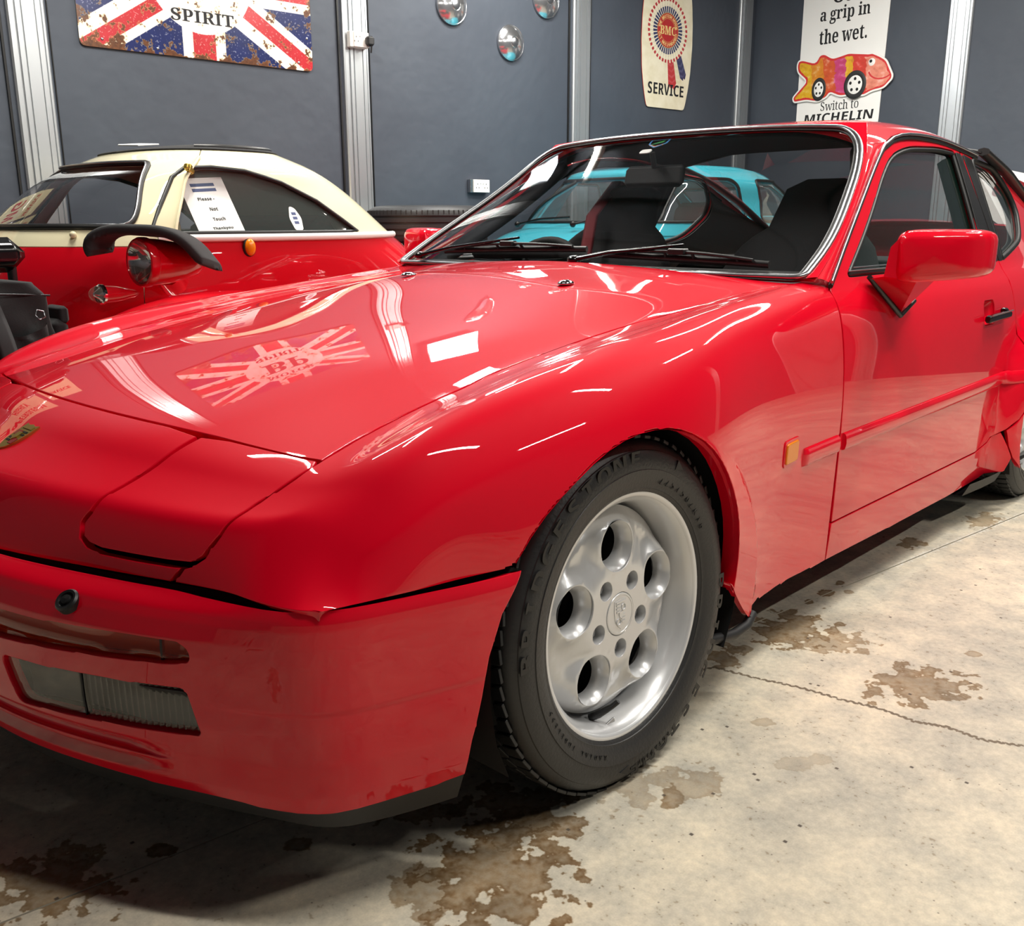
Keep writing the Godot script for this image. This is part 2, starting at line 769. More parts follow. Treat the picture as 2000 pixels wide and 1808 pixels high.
func make_materials() -> void:
	paint("red_paint", rgb8(222, 0, 34))
	paint("bubble_red", rgb8(196, 6, 26))
	paint("cream_paint", rgb8(222, 214, 180))
	paint("blue_paint", rgb8(64, 172, 190))
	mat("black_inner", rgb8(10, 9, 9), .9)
	mat("black_trim", rgb8(20, 20, 21), .42)
	mat("black_gloss", rgb8(10, 10, 11), .16)
	mat("black_plastic", rgb8(34, 34, 36), .55)
	var rub := mat("rubber", rgb8(38, 38, 39), .46)
	rub.normal_enabled = true
	rub.normal_texture = noise_tex(.05, 256, 4, null, true, 11, 3.0)
	rub.normal_scale = .35
	rub.uv1_triplanar = true
	rub.uv1_scale = Vector3(9, 9, 9)
	mat("rubber_mark", rgb8(23, 23, 23), .5)
	mat("seal", rgb8(16, 16, 16), .5)
	mat("hub_chrome", rgb8(196, 197, 200), .16, .9)
	mat("chrome", rgb8(225, 226, 228), .07, 1.0)
	mat("satin_steel", rgb8(176, 178, 182), .28, 1.0)
	mat("alu", rgb8(205, 209, 212), .34, .85)
	mat("dark_metal", rgb8(52, 52, 54), .4, .8)
	var al := mat("wheel_silver", rgb8(196, 197, 199), .3, .55)
	al.albedo_color = rgb8(214, 215, 217)
	al.metallic = .35
	al.clearcoat_enabled = true
	al.clearcoat = .6
	al.clearcoat_roughness = .12
	mat("white_plastic", rgb8(232, 230, 226), .4)
	mat("paper", rgb8(240, 240, 238), .8)
	mat("ink", rgb8(22, 22, 26), .7)
	mat("ink_blue", rgb8(28, 42, 150), .5)
	var fab := mat("black_fabric", rgb8(25, 25, 27), .92)
	fab.rim_enabled = true
	fab.rim = .35
	fab.normal_enabled = true
	fab.normal_texture = noise_tex(.12, 256, 3, null, true, 5, 5.0)
	fab.normal_scale = .5
	fab.uv1_triplanar = true
	fab.uv1_scale = Vector3(14, 14, 14)
	mat("webbing", rgb8(40, 40, 42), .85)
	mat("seat_cloth", rgb8(28, 28, 30), .95)
	mat("dash_black", rgb8(20, 20, 21), .7)
	mat("amber", rgb8(232, 130, 8), .25)
	mat("amber_dark", rgb8(205, 84, 14), .2)
	glass("windscreen_glass", rgb8(8, 18, 16), .14)
	glass("side_glass", rgb8(20, 52, 42), .22)
	glass("clear_glass", rgb8(200, 215, 210), .06)
	glass("lamp_lens", rgb8(225, 220, 200), .07)
	glass("amber_lens", rgb8(176, 52, 4), .42)
	mat("gold", rgb8(196, 168, 84), .3, .9)
	mat("badge_red", rgb8(130, 20, 30), .3)
	# the painted partition: faint roller texture
	var w := mat("wall_paint", rgb8(66, 73, 84), .6)
	w.albedo_texture = noise_tex(.006, 512, 4, ramp([Color(.93, .93, .94), Color(1, 1, 1)], [.2, .8]), false, 3)
	w.uv1_triplanar = true
	w.uv1_world_triplanar = true
	w.uv1_scale = Vector3(.4, .4, .4)
	w.normal_enabled = true
	w.normal_texture = noise_tex(.09, 256, 3, null, true, 8, 1.2)
	w.normal_scale = .15
	var c := mat("ceiling_sheet", rgb8(60, 62, 66), .5, .3)
	c.uv1_triplanar = true
	mat("far_wall", rgb8(92, 96, 104), .7)


# ---------------------------------------------------------------- the garage
const LEFT_AT := Vector3(3.164, 0, -2.703)
const LEFT_DIR := Vector3(.99477, 0, .10212)
const RIGHT_AT := Vector3(5.996, 0, -2.412)


func left_wall() -> Transform3D:
	return Transform3D(Basis(LEFT_DIR, Vector3.UP, LEFT_DIR.cross(Vector3.UP)), LEFT_AT)


func right_wall() -> Transform3D:
	var x := LEFT_DIR.cross(Vector3.UP)
	return Transform3D(Basis(x, Vector3.UP, -LEFT_DIR), RIGHT_AT)


func slab(size: Vector3, mid: Vector3) -> ArrayMesh:
	return MB.new().box(size, .002, Transform3D(Basis.IDENTITY, mid)).mesh()


func build_room() -> void:
	var L := left_wall()
	var R := right_wall()
	struct("wall_left", slab(Vector3(9.5, 3.3, .16), Vector3(-1.85, 1.65, -.08)), M.wall_paint, L)
	struct("wall_right", slab(Vector3(8.2, 3.3, .16), Vector3(4.02, 1.65, -.08)), M.wall_paint, R)
	struct("wall_front", slab(Vector3(.16, 3.3, 8.2), Vector3(-6.5, 1.65, 4.02)), M.far_wall, L)
	struct("wall_back", slab(Vector3(9.5, 3.3, .16), Vector3(-1.85, 1.65, 8.0)), M.far_wall, L)
	# ceiling of profiled sheet: ribs across the room
	var mb := MB.new()
	mb.box(Vector3(9.5, .1, 8.2), .002, Transform3D(Basis.IDENTITY, Vector3(-1.85, 3.26, 4.0)))
	for i in 31:
		mb.box(Vector3(.07, .04, 8.1), .012, Transform3D(Basis.IDENTITY, Vector3(-6.35 + i * .3, 3.195, 4.0)))
	struct("ceiling", mb.mesh(), M.ceiling_sheet, L)
	# aluminium posts
	var prof := p2([0, 0, .16, 0, .16, .014, .154, .020, .146, .020, .146, .010, .138, .010, .138, .026, .118, .026, .118, .018, .112, .018, .112, .026, .062, .026, .062, .016, .054, .016, .054, .026, .036, .026, .036, .012, .028, .012, .028, .020, .008, .020, 0, .014])
	var post := MB.new().extrude(prof, 0, 3.2, Transform3D(Basis(Vector3(1, 0, 0), Vector3(0, 0, 1), Vector3(0, 1, 0)), Vector3.ZERO))
	for i in post.n.size():
		if absf(post.n[i].y) > .9:
			post.n[i] = Vector3(0, signf(post.v[i].y - 1.0), 0)
	var pm := post.mesh()
	var k := 1
	for a in [-4.4, -2.637, -.937, .831, 2.635]:
		struct("trim_%d" % k, pm, M.alu, L * Transform3D(Basis.IDENTITY, Vector3(a, 0, .001)))
		k += 1
	for a in [1.57, 3.33, 5.1]:
		struct("trim_%d" % k, pm, M.alu, R * Transform3D(Basis.IDENTITY, Vector3(a, 0, .001)))
		k += 1
	# dark joint strips beside the posts
	for a in [-2.665, -.962, .80]:
		struct("trim_%d" % k, slab(Vector3(.012, 3.2, .012), Vector3(a, 1.6, .006)), M.black_trim, L)
		k += 1
	for a in [-2.463, -.763, 1.005]:
		struct("trim_%d" % k, slab(Vector3(.006, 3.2, .008), Vector3(a, 1.6, .004)), M.black_trim, L)
		k += 1
	struct("baseboard_left", slab(Vector3(9.3, .09, .012), Vector3(-1.85, .045, .007)), M.black_trim, L)
	build_floor()


func build_floor() -> void:
	var N := 1700
	var X0 := -1.1
	var Z0 := -1.0
	var SZ := 3.4
	var nz := []
	for q in [[.004, 5, 21], [.02, 4, 22], [.11, 3, 23], [.035, 4, 24], [.5, 2, 25]]:
		var f := FastNoiseLite.new()
		f.noise_type = FastNoiseLite.TYPE_SIMPLEX_SMOOTH
		f.frequency = q[0]
		f.fractal_octaves = q[1]
		f.seed = q[2]
		nz.append(f.get_image(N, N, false, false, true).get_data())
	var n0: PackedByteArray = nz[0]
	var n1: PackedByteArray = nz[1]
	var n2: PackedByteArray = nz[2]
	var n3: PackedByteArray = nz[3]
	var n4: PackedByteArray = nz[4]
	var mask := PackedFloat32Array()
	mask.resize(N * N)
	# spills: middle x z, half axis u, half axis v, depth of tone
	var spills := [
		[-.347, .851, .066, .071, -.090, .087, .95], [-.227, .818, .052, .057, -.036, .032, .9], [-.447, .811, .033, .036, -.040, .044, .55], [-.206, .748, .062, .067, -.034, .032, .8],
		[.697, 1.097, .066, .071, -.072, .030, .75], [.783, .763, .055, .060, -.085, .044, .85], [.765, .862, .060, .066, -.05, .026, .55], [.54, .721, .022, .024, -.044, .026, .7],
		[-.01, .941, .013, .014, -.031, .021, .75], [.05, .939, .032, .034, -.040, .026, .4], [-.825, .387, .056, .060, -.025, .062, .8], [-.787, .35, .038, .041, -.018, .043, .7],
		[1.054, .72, .017, .018, -.022, .011, .95], [.965, .712, .008, .008, -.013, .007, .9], [1.147, .714, .010, .010, -.016, .008, .85], [.872, .712, .012, .012, -.017, .009, .7], [1.608, .731, .028, .030, -.044, .018, .8],
		[2.004, .82, .034, .037, -.070, .023, .6], [-.671, .435, .016, .017, -.010, .017, .95], [-.519, .575, .014, .015, -.010, .014, .7], [-.334, .635, .06, .064, -.02, .023, .7], [-.02, .855, .034, .037, -.058, .042, .35],
		[1.10, .76, .01, .01, -.012, .008, .6], [.60, .735, .012, .013, -.02, .012, .6], [.93, 1.13, .012, .013, -.014, .008, .5], [.33, .93, .02, .02, -.012, .01, .3], [.25, 1.05, .03, .03, -.02, .02, .2], [-.12, .78, .03, .03, -.02, .015, .5]]
	for s in spills:
		var u := Vector2(s[2], s[3])
		var v := Vector2(s[4], s[5])
		var det := u.x * v.y - u.y * v.x
		var ext := Vector2(absf(u.x) + absf(v.x), absf(u.y) + absf(v.y)) * 1.7
		var small := u.length() < .03
		for j in range(maxi(0, int((s[1] - ext.y - Z0) / SZ * N)), mini(N, int((s[1] + ext.y - Z0) / SZ * N))):
			for i in range(maxi(0, int((s[0] - ext.x - X0) / SZ * N)), mini(N, int((s[0] + ext.x - X0) / SZ * N))):
				var k := j * N + i
				var d := Vector2(X0 + i * SZ / N - s[0], Z0 + j * SZ / N - s[1])
				var a := (d.x * v.y - d.y * v.x) / det
				var b := (u.x * d.y - u.y * d.x) / det
				var r := sqrt(a * a + b * b) + ((n3[k] - 128) / 128.0 * (.45 if small else .95) + (n2[k] - 128) / 128.0 * .22)
				if r < 1.04:
					var w: float = s[6] * clampf((1.04 - r) / .07, 0.0, 1.0) * (.72 + .4 * clampf((r - .45) / .5, 0.0, 1.0) + (n2[k] - 128) / 500.0)
					mask[k] = maxf(mask[k], w)
	var data := PackedByteArray()
	data.resize(N * N * 3)
	for k in N * N:
		var t := (n0[k] - 128) / 128.0
		var m := (n1[k] - 128) / 128.0
		var g := (n2[k] - 128) / 128.0
		var h := (n4[k] - 128) / 128.0
		var l := 1.0 + t * .10 + m * .09 + g * .06 + h * .05
		var s := mask[k]
		var warm := m * .02 + t * .02
		if n2[k] < 52 and n1[k] < 118:
			s = maxf(s, .35)
		var r := l * (206.0 + warm * 120.0) * (1.0 - .40 * s)
		var gg := l * 197.0 * (1.0 - .50 * s)
		var b := l * (178.0 - warm * 160.0) * (1.0 - .62 * s)
		data[k * 3] = int(clampf(r, 0, 255))
		data[k * 3 + 1] = int(clampf(gg, 0, 255))
		data[k * 3 + 2] = int(clampf(b, 0, 255))
	var im := Image.create_from_data(N, N, false, Image.FORMAT_RGB8, data)
	var rng := RandomNumberGenerator.new()
	rng.seed = 77
	# the hairline crack, and lime along the joint
	var crack := p2([.40, .70, .473, .732, .49, .83, .514, .914, .523, 1.0, .541, 1.079, .537, 1.152, .558, 1.203, .555, 1.271, .584, 1.334, .60, 1.5, .64, 1.7])
	for i in crack.size() - 1:
		for q in 160:
			var p := crack[i].lerp(crack[i + 1], q / 160.0)
			p.x += sin(q * .21 + i) * .003 + rng.randf_range(-.001, .001)
			dot(im, p, X0, Z0, SZ, rgb8(112, 98, 80), 0 if rng.randf() < .7 else 1)
	for q in 700:
		var x := rng.randf_range(1.36, 2.2)
		var p := Vector2(x, joint(x) + rng.randfn(0, .006))
		if rng.randf() < 1.25 - absf(x - 1.75) * 1.2:
			dot(im, p, X0, Z0, SZ, rgb8(222, 218, 208), rng.randi() % 2)
	for q in 1500:
		dot(im, Vector2(rng.randf_range(-1.0, 2.2), rng.randf_range(-.9, 2.3)), X0, Z0, SZ, rgb8(70, 60, 50), 0 if rng.randf() < .93 else 1)
	for q in 60:
		dot(im, Vector2(rng.randf_range(-1.0, 2.0), rng.randf_range(.4, 1.8)), X0, Z0, SZ, rgb8(52, 44, 38), 1)
	var m := mat("concrete", Color.WHITE, .62, 0.0, .45)
	m.albedo_texture = ImageTexture.create_from_image(im)
	m.heightmap_enabled = true
	m.heightmap_texture = noise_tex(.03, 512, 5, null, false, 31)
	m.heightmap_scale = .25
	m.uv1_scale = Vector3.ONE
	var base := MB.new()
	base.box(Vector3(9.6, .1, 8.3), .001, Transform3D(Basis.IDENTITY, Vector3(-1.85, -.065, 4.0)))
	var fl := struct("floor", base.mesh(), M.black_inner, left_wall())
	# two pours meet at a sawn joint
	for side in 2:
		var mb := MB.new()
		var f := func(a: float, b: float):
			var z := joint(a) + (.002 if side == 0 else -.002)
			return Vector3(a, 0, (z + b * (8.6 if side == 0 else -4.0)))
		mb.grid(f, 30, 6, true)
		var gp := MB.new()
		gp.grid(func(s: float, t: float): return f.call(lerpf(-4.2, 6.8, s), t), 24, 8, true)
		for i in gp.v.size():
			gp.n[i] = Vector3.UP
			gp.uv[i] = Vector2((gp.v[i].x - X0) / SZ, (gp.v[i].z - Z0) / SZ)
		gp.ix.clear()
		for i in 24:
			for j in 8:
				var a := i * 9 + j
				gp.quad(a, a + 1, a + 10, a + 9)
		# the cut face of the joint
		var e := MB.new()
		for i in 24:
			var a: Vector3 = f.call(lerpf(-4.2, 6.8, i / 24.0), 0)
			var b: Vector3 = f.call(lerpf(-4.2, 6.8, (i + 1) / 24.0), 0)
			e.face([a, b, b + Vector3.DOWN * .014, a + Vector3.DOWN * .014], Vector3(0, 0, -1 if side == 0 else 1))
		gp.add(e)
		var o := obj("concrete_slab", gp.mesh(), m, fl)
		o.transform = fl.transform.affine_inverse()


func joint(x: float) -> float:
	return .5605 + .1585 * x - .003 * x * x


func dot(im: Image, p: Vector2, x0: float, z0: float, sz: float, c: Color, r: int) -> void:
	var i := int((p.x - x0) / sz * im.get_width())
	var j := int((p.y - z0) / sz * im.get_height())
	for y in range(j - r, j + r + 1):
		for x in range(i - r, i + r + 1):
			if x >= 0 and y >= 0 and x < im.get_width() and y < im.get_height():
				im.set_pixel(x, y, im.get_pixel(x, y).lerp(c, .75))


# ---------------------------------------------------------------- lamps
func build_lamps() -> void:
	var white := emit("lamp_glow", Color(1, .99, .96), 6.0)
	# both ends of every tube on the ceiling: x z, x z
	var runs := [[1.0, -1.75, .1, -.95], [1.0, -1.75, .0, -1.8], [-.35, 1.05, .35, 2.15], [3.4, -2.0, 2.2, -.85], [3.4, -2.0, 2.2, -2.1], [1.45, 1.1, 2.0, 1.7], [2.8, 1.25, 3.4, 1.0],
		[3.75, 1.0, 4.3, -.7], [4.3, -.7, 3.4, -.8], [.9, 3.2, 2.0, 3.2]]
	var names := ["over the bonnet nearest the flag sign", "over the small bubble car", "above the front wheel side of the red car", "beside the hubcaps wall", "along the wall above the stacked tyres",
		"over the door of the red car", "behind the door tube", "over the tail of the red car", "over the blue car", "over the open floor"]
	for i in runs.size():
		var r: Array = runs[i]
		var a := Vector3(r[0], 3.0, r[1])
		var b := Vector3(r[2], 3.0, r[3])
		var d := (b - a)
		var len := d.length()
		var t := Transform3D(Basis(d.normalized(), Vector3.UP, d.normalized().cross(Vector3.UP)), (a + b) / 2)
		var o := thing("ceiling_tube_lamp", "white ceiling tube lamp " + names[i], "lamp", Vector3.ZERO, "tube lamps on the ceiling")
		o.transform = t
		obj("housing", MB.new().box(Vector3(len, .05, .075), .01, Transform3D(Basis.IDENTITY, Vector3(0, .045, 0))).box(Vector3(.05, .11, .03), .004, Transform3D(Basis.IDENTITY, Vector3(-len * .3, .12, 0))).box(Vector3(.05, .11, .03), .004, Transform3D(Basis.IDENTITY, Vector3(len * .3, .12, 0))).mesh(), M.white_plastic, o)
		obj("lamp_tube", MB.new().tube(PackedVector3Array([Vector3(-len * .48, .008, 0), Vector3(len * .48, .008, 0)]), .016, 12).mesh(), white, o)
		var al := AreaLight3D.new()
		al.name = "tube_light"
		al.area_size = Vector2(len * .95, .05)
		al.light_energy = 2.0
		al.light_color = Color(1, .985, .95)
		al.shadow_enabled = true
		al.transform = Transform3D(Basis(Vector3(1, 0, 0), Vector3(0, 0, -1), Vector3(0, 1, 0)), Vector3(0, -.012, 0))
		o.add_child(al)


# ---------------------------------------------------------------- the red car
var front: BS
var side_prof: Sp
const WHEEL_Y := .303
const REAR_X := 2.45


func front_net() -> BS:
	# feature lines from the middle of the bonnet over the wing crest to the sill (across), from the nose seam to the door (along)
	return BS.new([
		[-.790, .462, .000, -.790, .462, .102, -.715, .473, .389, -.635, .479, .627, -.636, .480, .663, -.619, .476, .723, -.609, .477, .749, -.606, .477, .752, -.600, .477, .761, -.590, .477, .770, -.588, .477, .772],
		[-.764, .520, .000, -.764, .520, .102, -.713, .521, .388, -.621, .525, .633, -.606, .524, .654, -.581, .519, .714, -.572, .507, .736, -.569, .501, .744, -.566, .492, .758, -.563, .480, .775, -.563, .477, .779],
		[-.741, .565, .000, -.741, .565, .102, -.696, .565, .387, -.603, .565, .640, -.562, .571, .662, -.540, .562, .717, -.534, .535, .747, -.535, .525, .756, -.535, .507, .771, -.534, .483, .785, -.533, .477, .788],
		[-.712, .575, .000, -.712, .575, .102, -.669, .577, .386, -.576, .569, .643, -.534, .584, .673, -.514, .577, .730, -.507, .544, .770, -.507, .533, .776, -.506, .512, .786, -.506, .483, .793, -.506, .477, .794],
		[-.634, .608, .000, -.634, .608, .102, -.592, .606, .386, -.524, .592, .642, -.488, .606, .685, -.464, .608, .748, -.458, .566, .792, -.457, .550, .797, -.455, .521, .805, -.454, .485, .809, -.454, .477, .809],
		[-.586, .644, .000, -.586, .644, .102, -.567, .641, .386, -.481, .613, .644, -.450, .643, .687, -.407, .655, .758, -.394, .597, .807, -.389, .574, .813, -.383, .537, .820, -.378, .488, .823, -.377, .478, .823],
		[-.251, .710, .000, -.251, .710, .102, -.257, .710, .386, -.271, .666, .642, -.280, .701, .703, -.287, .697, .767, -.290, .634, .820, -.291, .602, .832, -.292, .554, .844, -.293, .492, .851, -.293, .479, .852],
		[-.127, .733, .000, -.127, .733, .102, -.126, .734, .386, -.125, .694, .642, -.124, .733, .698, -.123, .727, .779, -.123, .679, .834, -.123, .636, .857, -.122, .576, .874, -.122, .495, .879, -.122, .478, .880],
		[.059, .760, .000, .059, .760, .102, .059, .761, .386, .059, .725, .642, .059, .755, .697, .059, .750, .785, .059, .694, .847, .059, .632, .872, .059, .551, .883, .059, .447, .884, .059, .425, .883],
		[.248, .784, .000, .248, .784, .102, .248, .786, .386, .248, .753, .642, .248, .773, .698, .248, .765, .783, .248, .714, .838, .248, .625, .864, .248, .520, .871, .248, .384, .872, .248, .356, .872],
		[.454, .821, .000, .454, .821, .102, .454, .819, .386, .454, .770, .642, .454, .797, .701, .454, .775, .768, .454, .724, .810, .454, .556, .829, .454, .374, .823, .454, .146, .817, .454, .095, .815],
		[.620, .836, .000, .620, .836, .102, .620, .830, .385, .620, .786, .632, .620, .811, .700, .620, .793, .761, .620, .742, .794, .620, .582, .813, .620, .413, .805, .620, .192, .793, .620, .145, .790],
		[.859, .865, .000, .859, .865, .102, .859, .851, .378, .859, .828, .687, .859, .827, .703, .859, .813, .753, .859, .751, .786, .859, .588, .806, .859, .415, .801, .859, .189, .795, .859, .140, .793],
		[1.050, .882, .000, 1.050, .882, .102, 1.050, .864, .375, 1.050, .846, .699, 1.050, .840, .704, 1.050, .824, .754, 1.050, .755, .786, 1.050, .592, .806, 1.050, .418, .802, 1.050, .189, .794, 1.050, .140, .792],
	])


func wing(u: float, v: float) -> Vector3:
	# v below 0 is the right half
	var p := front.ev(u, absf(v))
	if p.z > .74:
		var d := Vector2(p.x, p.y - .305)
		var rho := d.length()
		if rho < .6 and rho > .25:
			var ang := rad_to_deg(atan2(d.x, d.y))
			if ang > -20.0:
				var w := flare_w(ang)
				var zf := .866 - .014 * clampf((rho - .327) / maxf(w, .004), -1.0, 1.0) - .03 * (1.0 - smoothstep(-20.0, 34.0, ang))
				if ang > 60.0:
					zf -= .016 * smoothstep(60.0, 120.0, ang)
				var over := maxf(0.0, rho - .327 - w)
				zf -= over * 1.1 + over * over * 2.0 + 1.5 * smoothstep(.09, .16, over)
				var k := .010
				var h := clampf(.5 + .5 * (zf - p.z) / k, 0.0, 1.0)
				p.z = lerpf(p.z, zf, h) + k * h * (1.0 - h)
	if v < 0.0:
		p.z = -p.z
	return p


func flare_w(ang: float) -> float:
	if ang < 10.0:
		return .004
	return Sp.new([0.0, 26.0, 44.0, 67.0, 82.0, 101.0, 125.0], [.003, .010, .023, .058, .090, .118, .125]).at(ang) if false else lerp_list([10.0, 26.0, 44.0, 67.0, 82.0, 101.0, 125.0], [.004, .010, .023, .058, .090, .118, .125], ang)


func lerp_list(xs: Array, ys: Array, t: float) -> float:
	if t <= xs[0]:
		return ys[0]
	for i in xs.size() - 1:
		if t <= xs[i + 1]:
			return lerpf(ys[i], ys[i + 1], (t - xs[i]) / (xs[i + 1] - xs[i]))
	return ys[-1]


func find_uv(target: Vector3, use: Vector3, g: Vector2) -> Vector2:
	# (u, v) of the point of the front sheet that has the wanted coordinates («use» picks two of them)
	var q := g
	for i in 24:
		var p := front.ev(q.x, q.y)
		var r := (target - p) * use
		var a := (front.ev(q.x + .001, q.y) - p) / .001 * use
		var b := (front.ev(q.x, q.y + .001) - p) / .001 * use
		if q.y > 7.99:
			b = (p - front.ev(q.x, q.y - .001)) / .001 * use
		var aa := a.dot(a)
		var bb := b.dot(b)
		var ab := a.dot(b)
		var det := aa * bb - ab * ab
		if absf(det) < 1e-14:
			break
		var du := (r.dot(a) * bb - r.dot(b) * ab) / det
		var dv := (r.dot(b) * aa - r.dot(a) * ab) / det
		q += Vector2(clampf(du, -.6, .6), clampf(dv, -.6, .6))
		q.x = clampf(q.x, 0.0, 10.999)
		q.y = clampf(q.y, 0.0, 8.0)
	return q


func on_top(x: float, z: float, g: Vector2) -> Vector2:
	return find_uv(Vector3(x, 0, z), Vector3(1, 0, 1), g)


func on_side(x: float, y: float, g: Vector2) -> Vector2:
	return find_uv(Vector3(x, y, 0), Vector3(1, 1, 0), g)


func flank(x: float, y: float) -> Vector3:
	# door, sill and rear wing: half width over length and height
	var z: float = side_prof.at(y)
	z += .045 * smoothstep(2.09, 2.36, x) * (1.0 - smoothstep(.40, .66, y))
	z -= .10 * smoothstep(2.75, 3.5, x) * smoothstep(2.75, 3.5, x)
	var d := Vector2(x - REAR_X, y - .305)
	var rho := d.length()
	var w := .03
	var zf := .868 - .010 * clampf((rho - .325) / w, -1.0, 1.0) - maxf(0.0, rho - .325 - w) * 1.0
	var k := .004
	var h := clampf(.5 + .5 * (zf - z) / k, 0.0, 1.0)
	z = lerpf(z, zf, h) + k * h * (1.0 - h)
	return Vector3(x, y, z)


func tumble(y: float, off := 0.0) -> float:
	return .735 - .4545 * (y - .825) + off - .10 * (y - .825) * (y - 1.18)


func upper(x: float, y: float) -> Vector3:
	return Vector3(x, y, tumble(y))


func upper_out(x: float, y: float) -> Vector3:
	return Vector3(x, y, tumble(y, .006))


var roof_c: Sp
var gut_y: Sp
var gut_z: Sp


func roof(a: float, b: float) -> Vector3:
	# a from the windscreen to the hatch, b across
	var bb := absf(b)
	var x0 := 1.372 + .034 * bb * bb + .094 * pow(bb, 24.0)
	var x1 := 2.27 - .03 * bb * bb
	var x := lerpf(x0, x1, a)
	var yg: float = gut_y.at(x)
	var zg: float = gut_z.at(x)
	var yc: float = roof_c.at(x)
	var y := yg + (yc - yg) * (1.0 - pow(bb, 6.0) * .85 - .15 * bb * bb)
	return Vector3(x, y, zg * b)


var ws_edge: Sp
var ws_mid: Sp


func screen(b: float, t: float) -> Vector3:
	var e: Vector3 = ws_edge.at(t)
	var c: Vector3 = ws_mid.at(t)
	var q := b * b
	return Vector3(lerpf(c.x, e.x, q), lerpf(c.y, e.y, lerpf(q, q * q, .5)), e.z * b)


func screen_off(d: float) -> Callable:
	return func(b: float, t: float):
		var p := screen(b, t)
		var A := screen(b + .01, t) - screen(b - .01, t)
		var B := screen(b, t + .01) - screen(b, t - .01)
		var n := A.cross(B).normalized()
		if n.y < 0.0:
			n = -n
		return p + n * d


var bump_plan: Sp
var bump_len := 0.0


func bumper(s: float, y: float) -> Vector3:
	# s along the bumper from the middle round to the wheel arch
	var ss := absf(s)
	var p: Vector3 = bump_plan.at(ss)
	var d: Vector3 = (bump_plan.at(ss + .004) - bump_plan.at(ss - .004) if ss > .004 else Vector3(0, 0, 1)).normalized()
	var n := Vector3(-d.z, 0, d.x)
	var fr := 1.0 - smoothstep(.58, .79, ss)
	var q := lerp_list([.10, .13, .16, .20, .25, .30, .40, .425, .445, .458, .468, .476, .484, .49], [1.6, 1.15, .72, .36, .12, .02, .0, .05, .16, .32, .58, .98, 1.25, 1.4], y)
	var amp := lerpf(.010, .046, fr) if y > .33 else lerpf(.026, .042, fr)
	# two ledges under the fog lamps
	var led := (1.0 - smoothstep(.50, .60, ss)) * (.016 * (smoothstep(.232, .237, y) - smoothstep(.240, .262, y)) + .016 * (smoothstep(.205, .210, y) - smoothstep(.213, .232, y)))
	p = p - n * (q * amp + led)
	p.y = y
	if s < 0.0:
		p.z = -p.z
	return p


func build_red_car() -> void:
	front = front_net()
	side_prof = Sp.new([.10, .17, .25, .36, .47, .58, .66, .72, .765, .80, .82, .835], [.786, .794, .800, .803, .805, .803, .798, .789, .776, .757, .742, .728])
	roof_c = Sp.new([1.36, 1.5, 1.65, 1.8, 1.95, 2.1, 2.27, 2.5], [1.226, 1.246, 1.262, 1.271, 1.272, 1.264, 1.245, 1.20])
	gut_y = Sp.new([1.30, 1.45, 1.50, 1.63, 1.77, 2.0, 2.11, 2.30, 2.6], [1.07, 1.153, 1.174, 1.204, 1.212, 1.206, 1.194, 1.166, 1.11])
	gut_z = Sp.new([1.30, 1.45, 1.50, 1.63, 1.77, 2.0, 2.11, 2.30, 2.6], [.638, .602, .590, .577, .573, .574, .580, .596, .626])
	ws_edge = Sp.new([0.0, .3, .62, .85, 1.0], [Vector3(.822, .834, .706), Vector3(.975, .918, .695), Vector3(1.175, 1.036, .645), Vector3(1.305, 1.128, .602), Vector3(1.392, 1.204, .558)])
	ws_mid = Sp.new([0.0, .3, .62, .85, 1.0], [Vector3(.800, .836, 0), Vector3(.985, .960, 0), Vector3(1.175, 1.086, 0), Vector3(1.300, 1.172, 0), Vector3(1.378, 1.226, 0)])
	var bp := p3([-.845, 0, 0, -.834, 0, .15, -.815, 0, .28, -.782, 0, .40, -.745, 0, .50, -.700, 0, .60, -.668, 0, .66, -.642, 0, .705, -.617, 0, .744, -.580, 0, .778, -.52, 0, .805, -.45, 0, .828, -.38, 0, .850, -.27, 0, .874])
	var t := [0.0]
	var y := [bp[0]]
	for i in range(1, bp.size()):
		t.append(t[-1] + bp[i].distance_to(bp[i - 1]))
		y.append(bp[i])
	bump_plan = Sp.new(t, y)
	bump_len = t[-1]
	var car := thing("sports_coupe", "glossy red sports coupe with silver five-hole wheels parked in the foreground", "car")
	car_front_panels(car)
	car_sides(car)
	car_top(car)
	car_bumper(car)
	car_wheels(car)
	car_inside(car)


func uv_line(a: Array) -> PackedVector2Array:
	return p2(a)


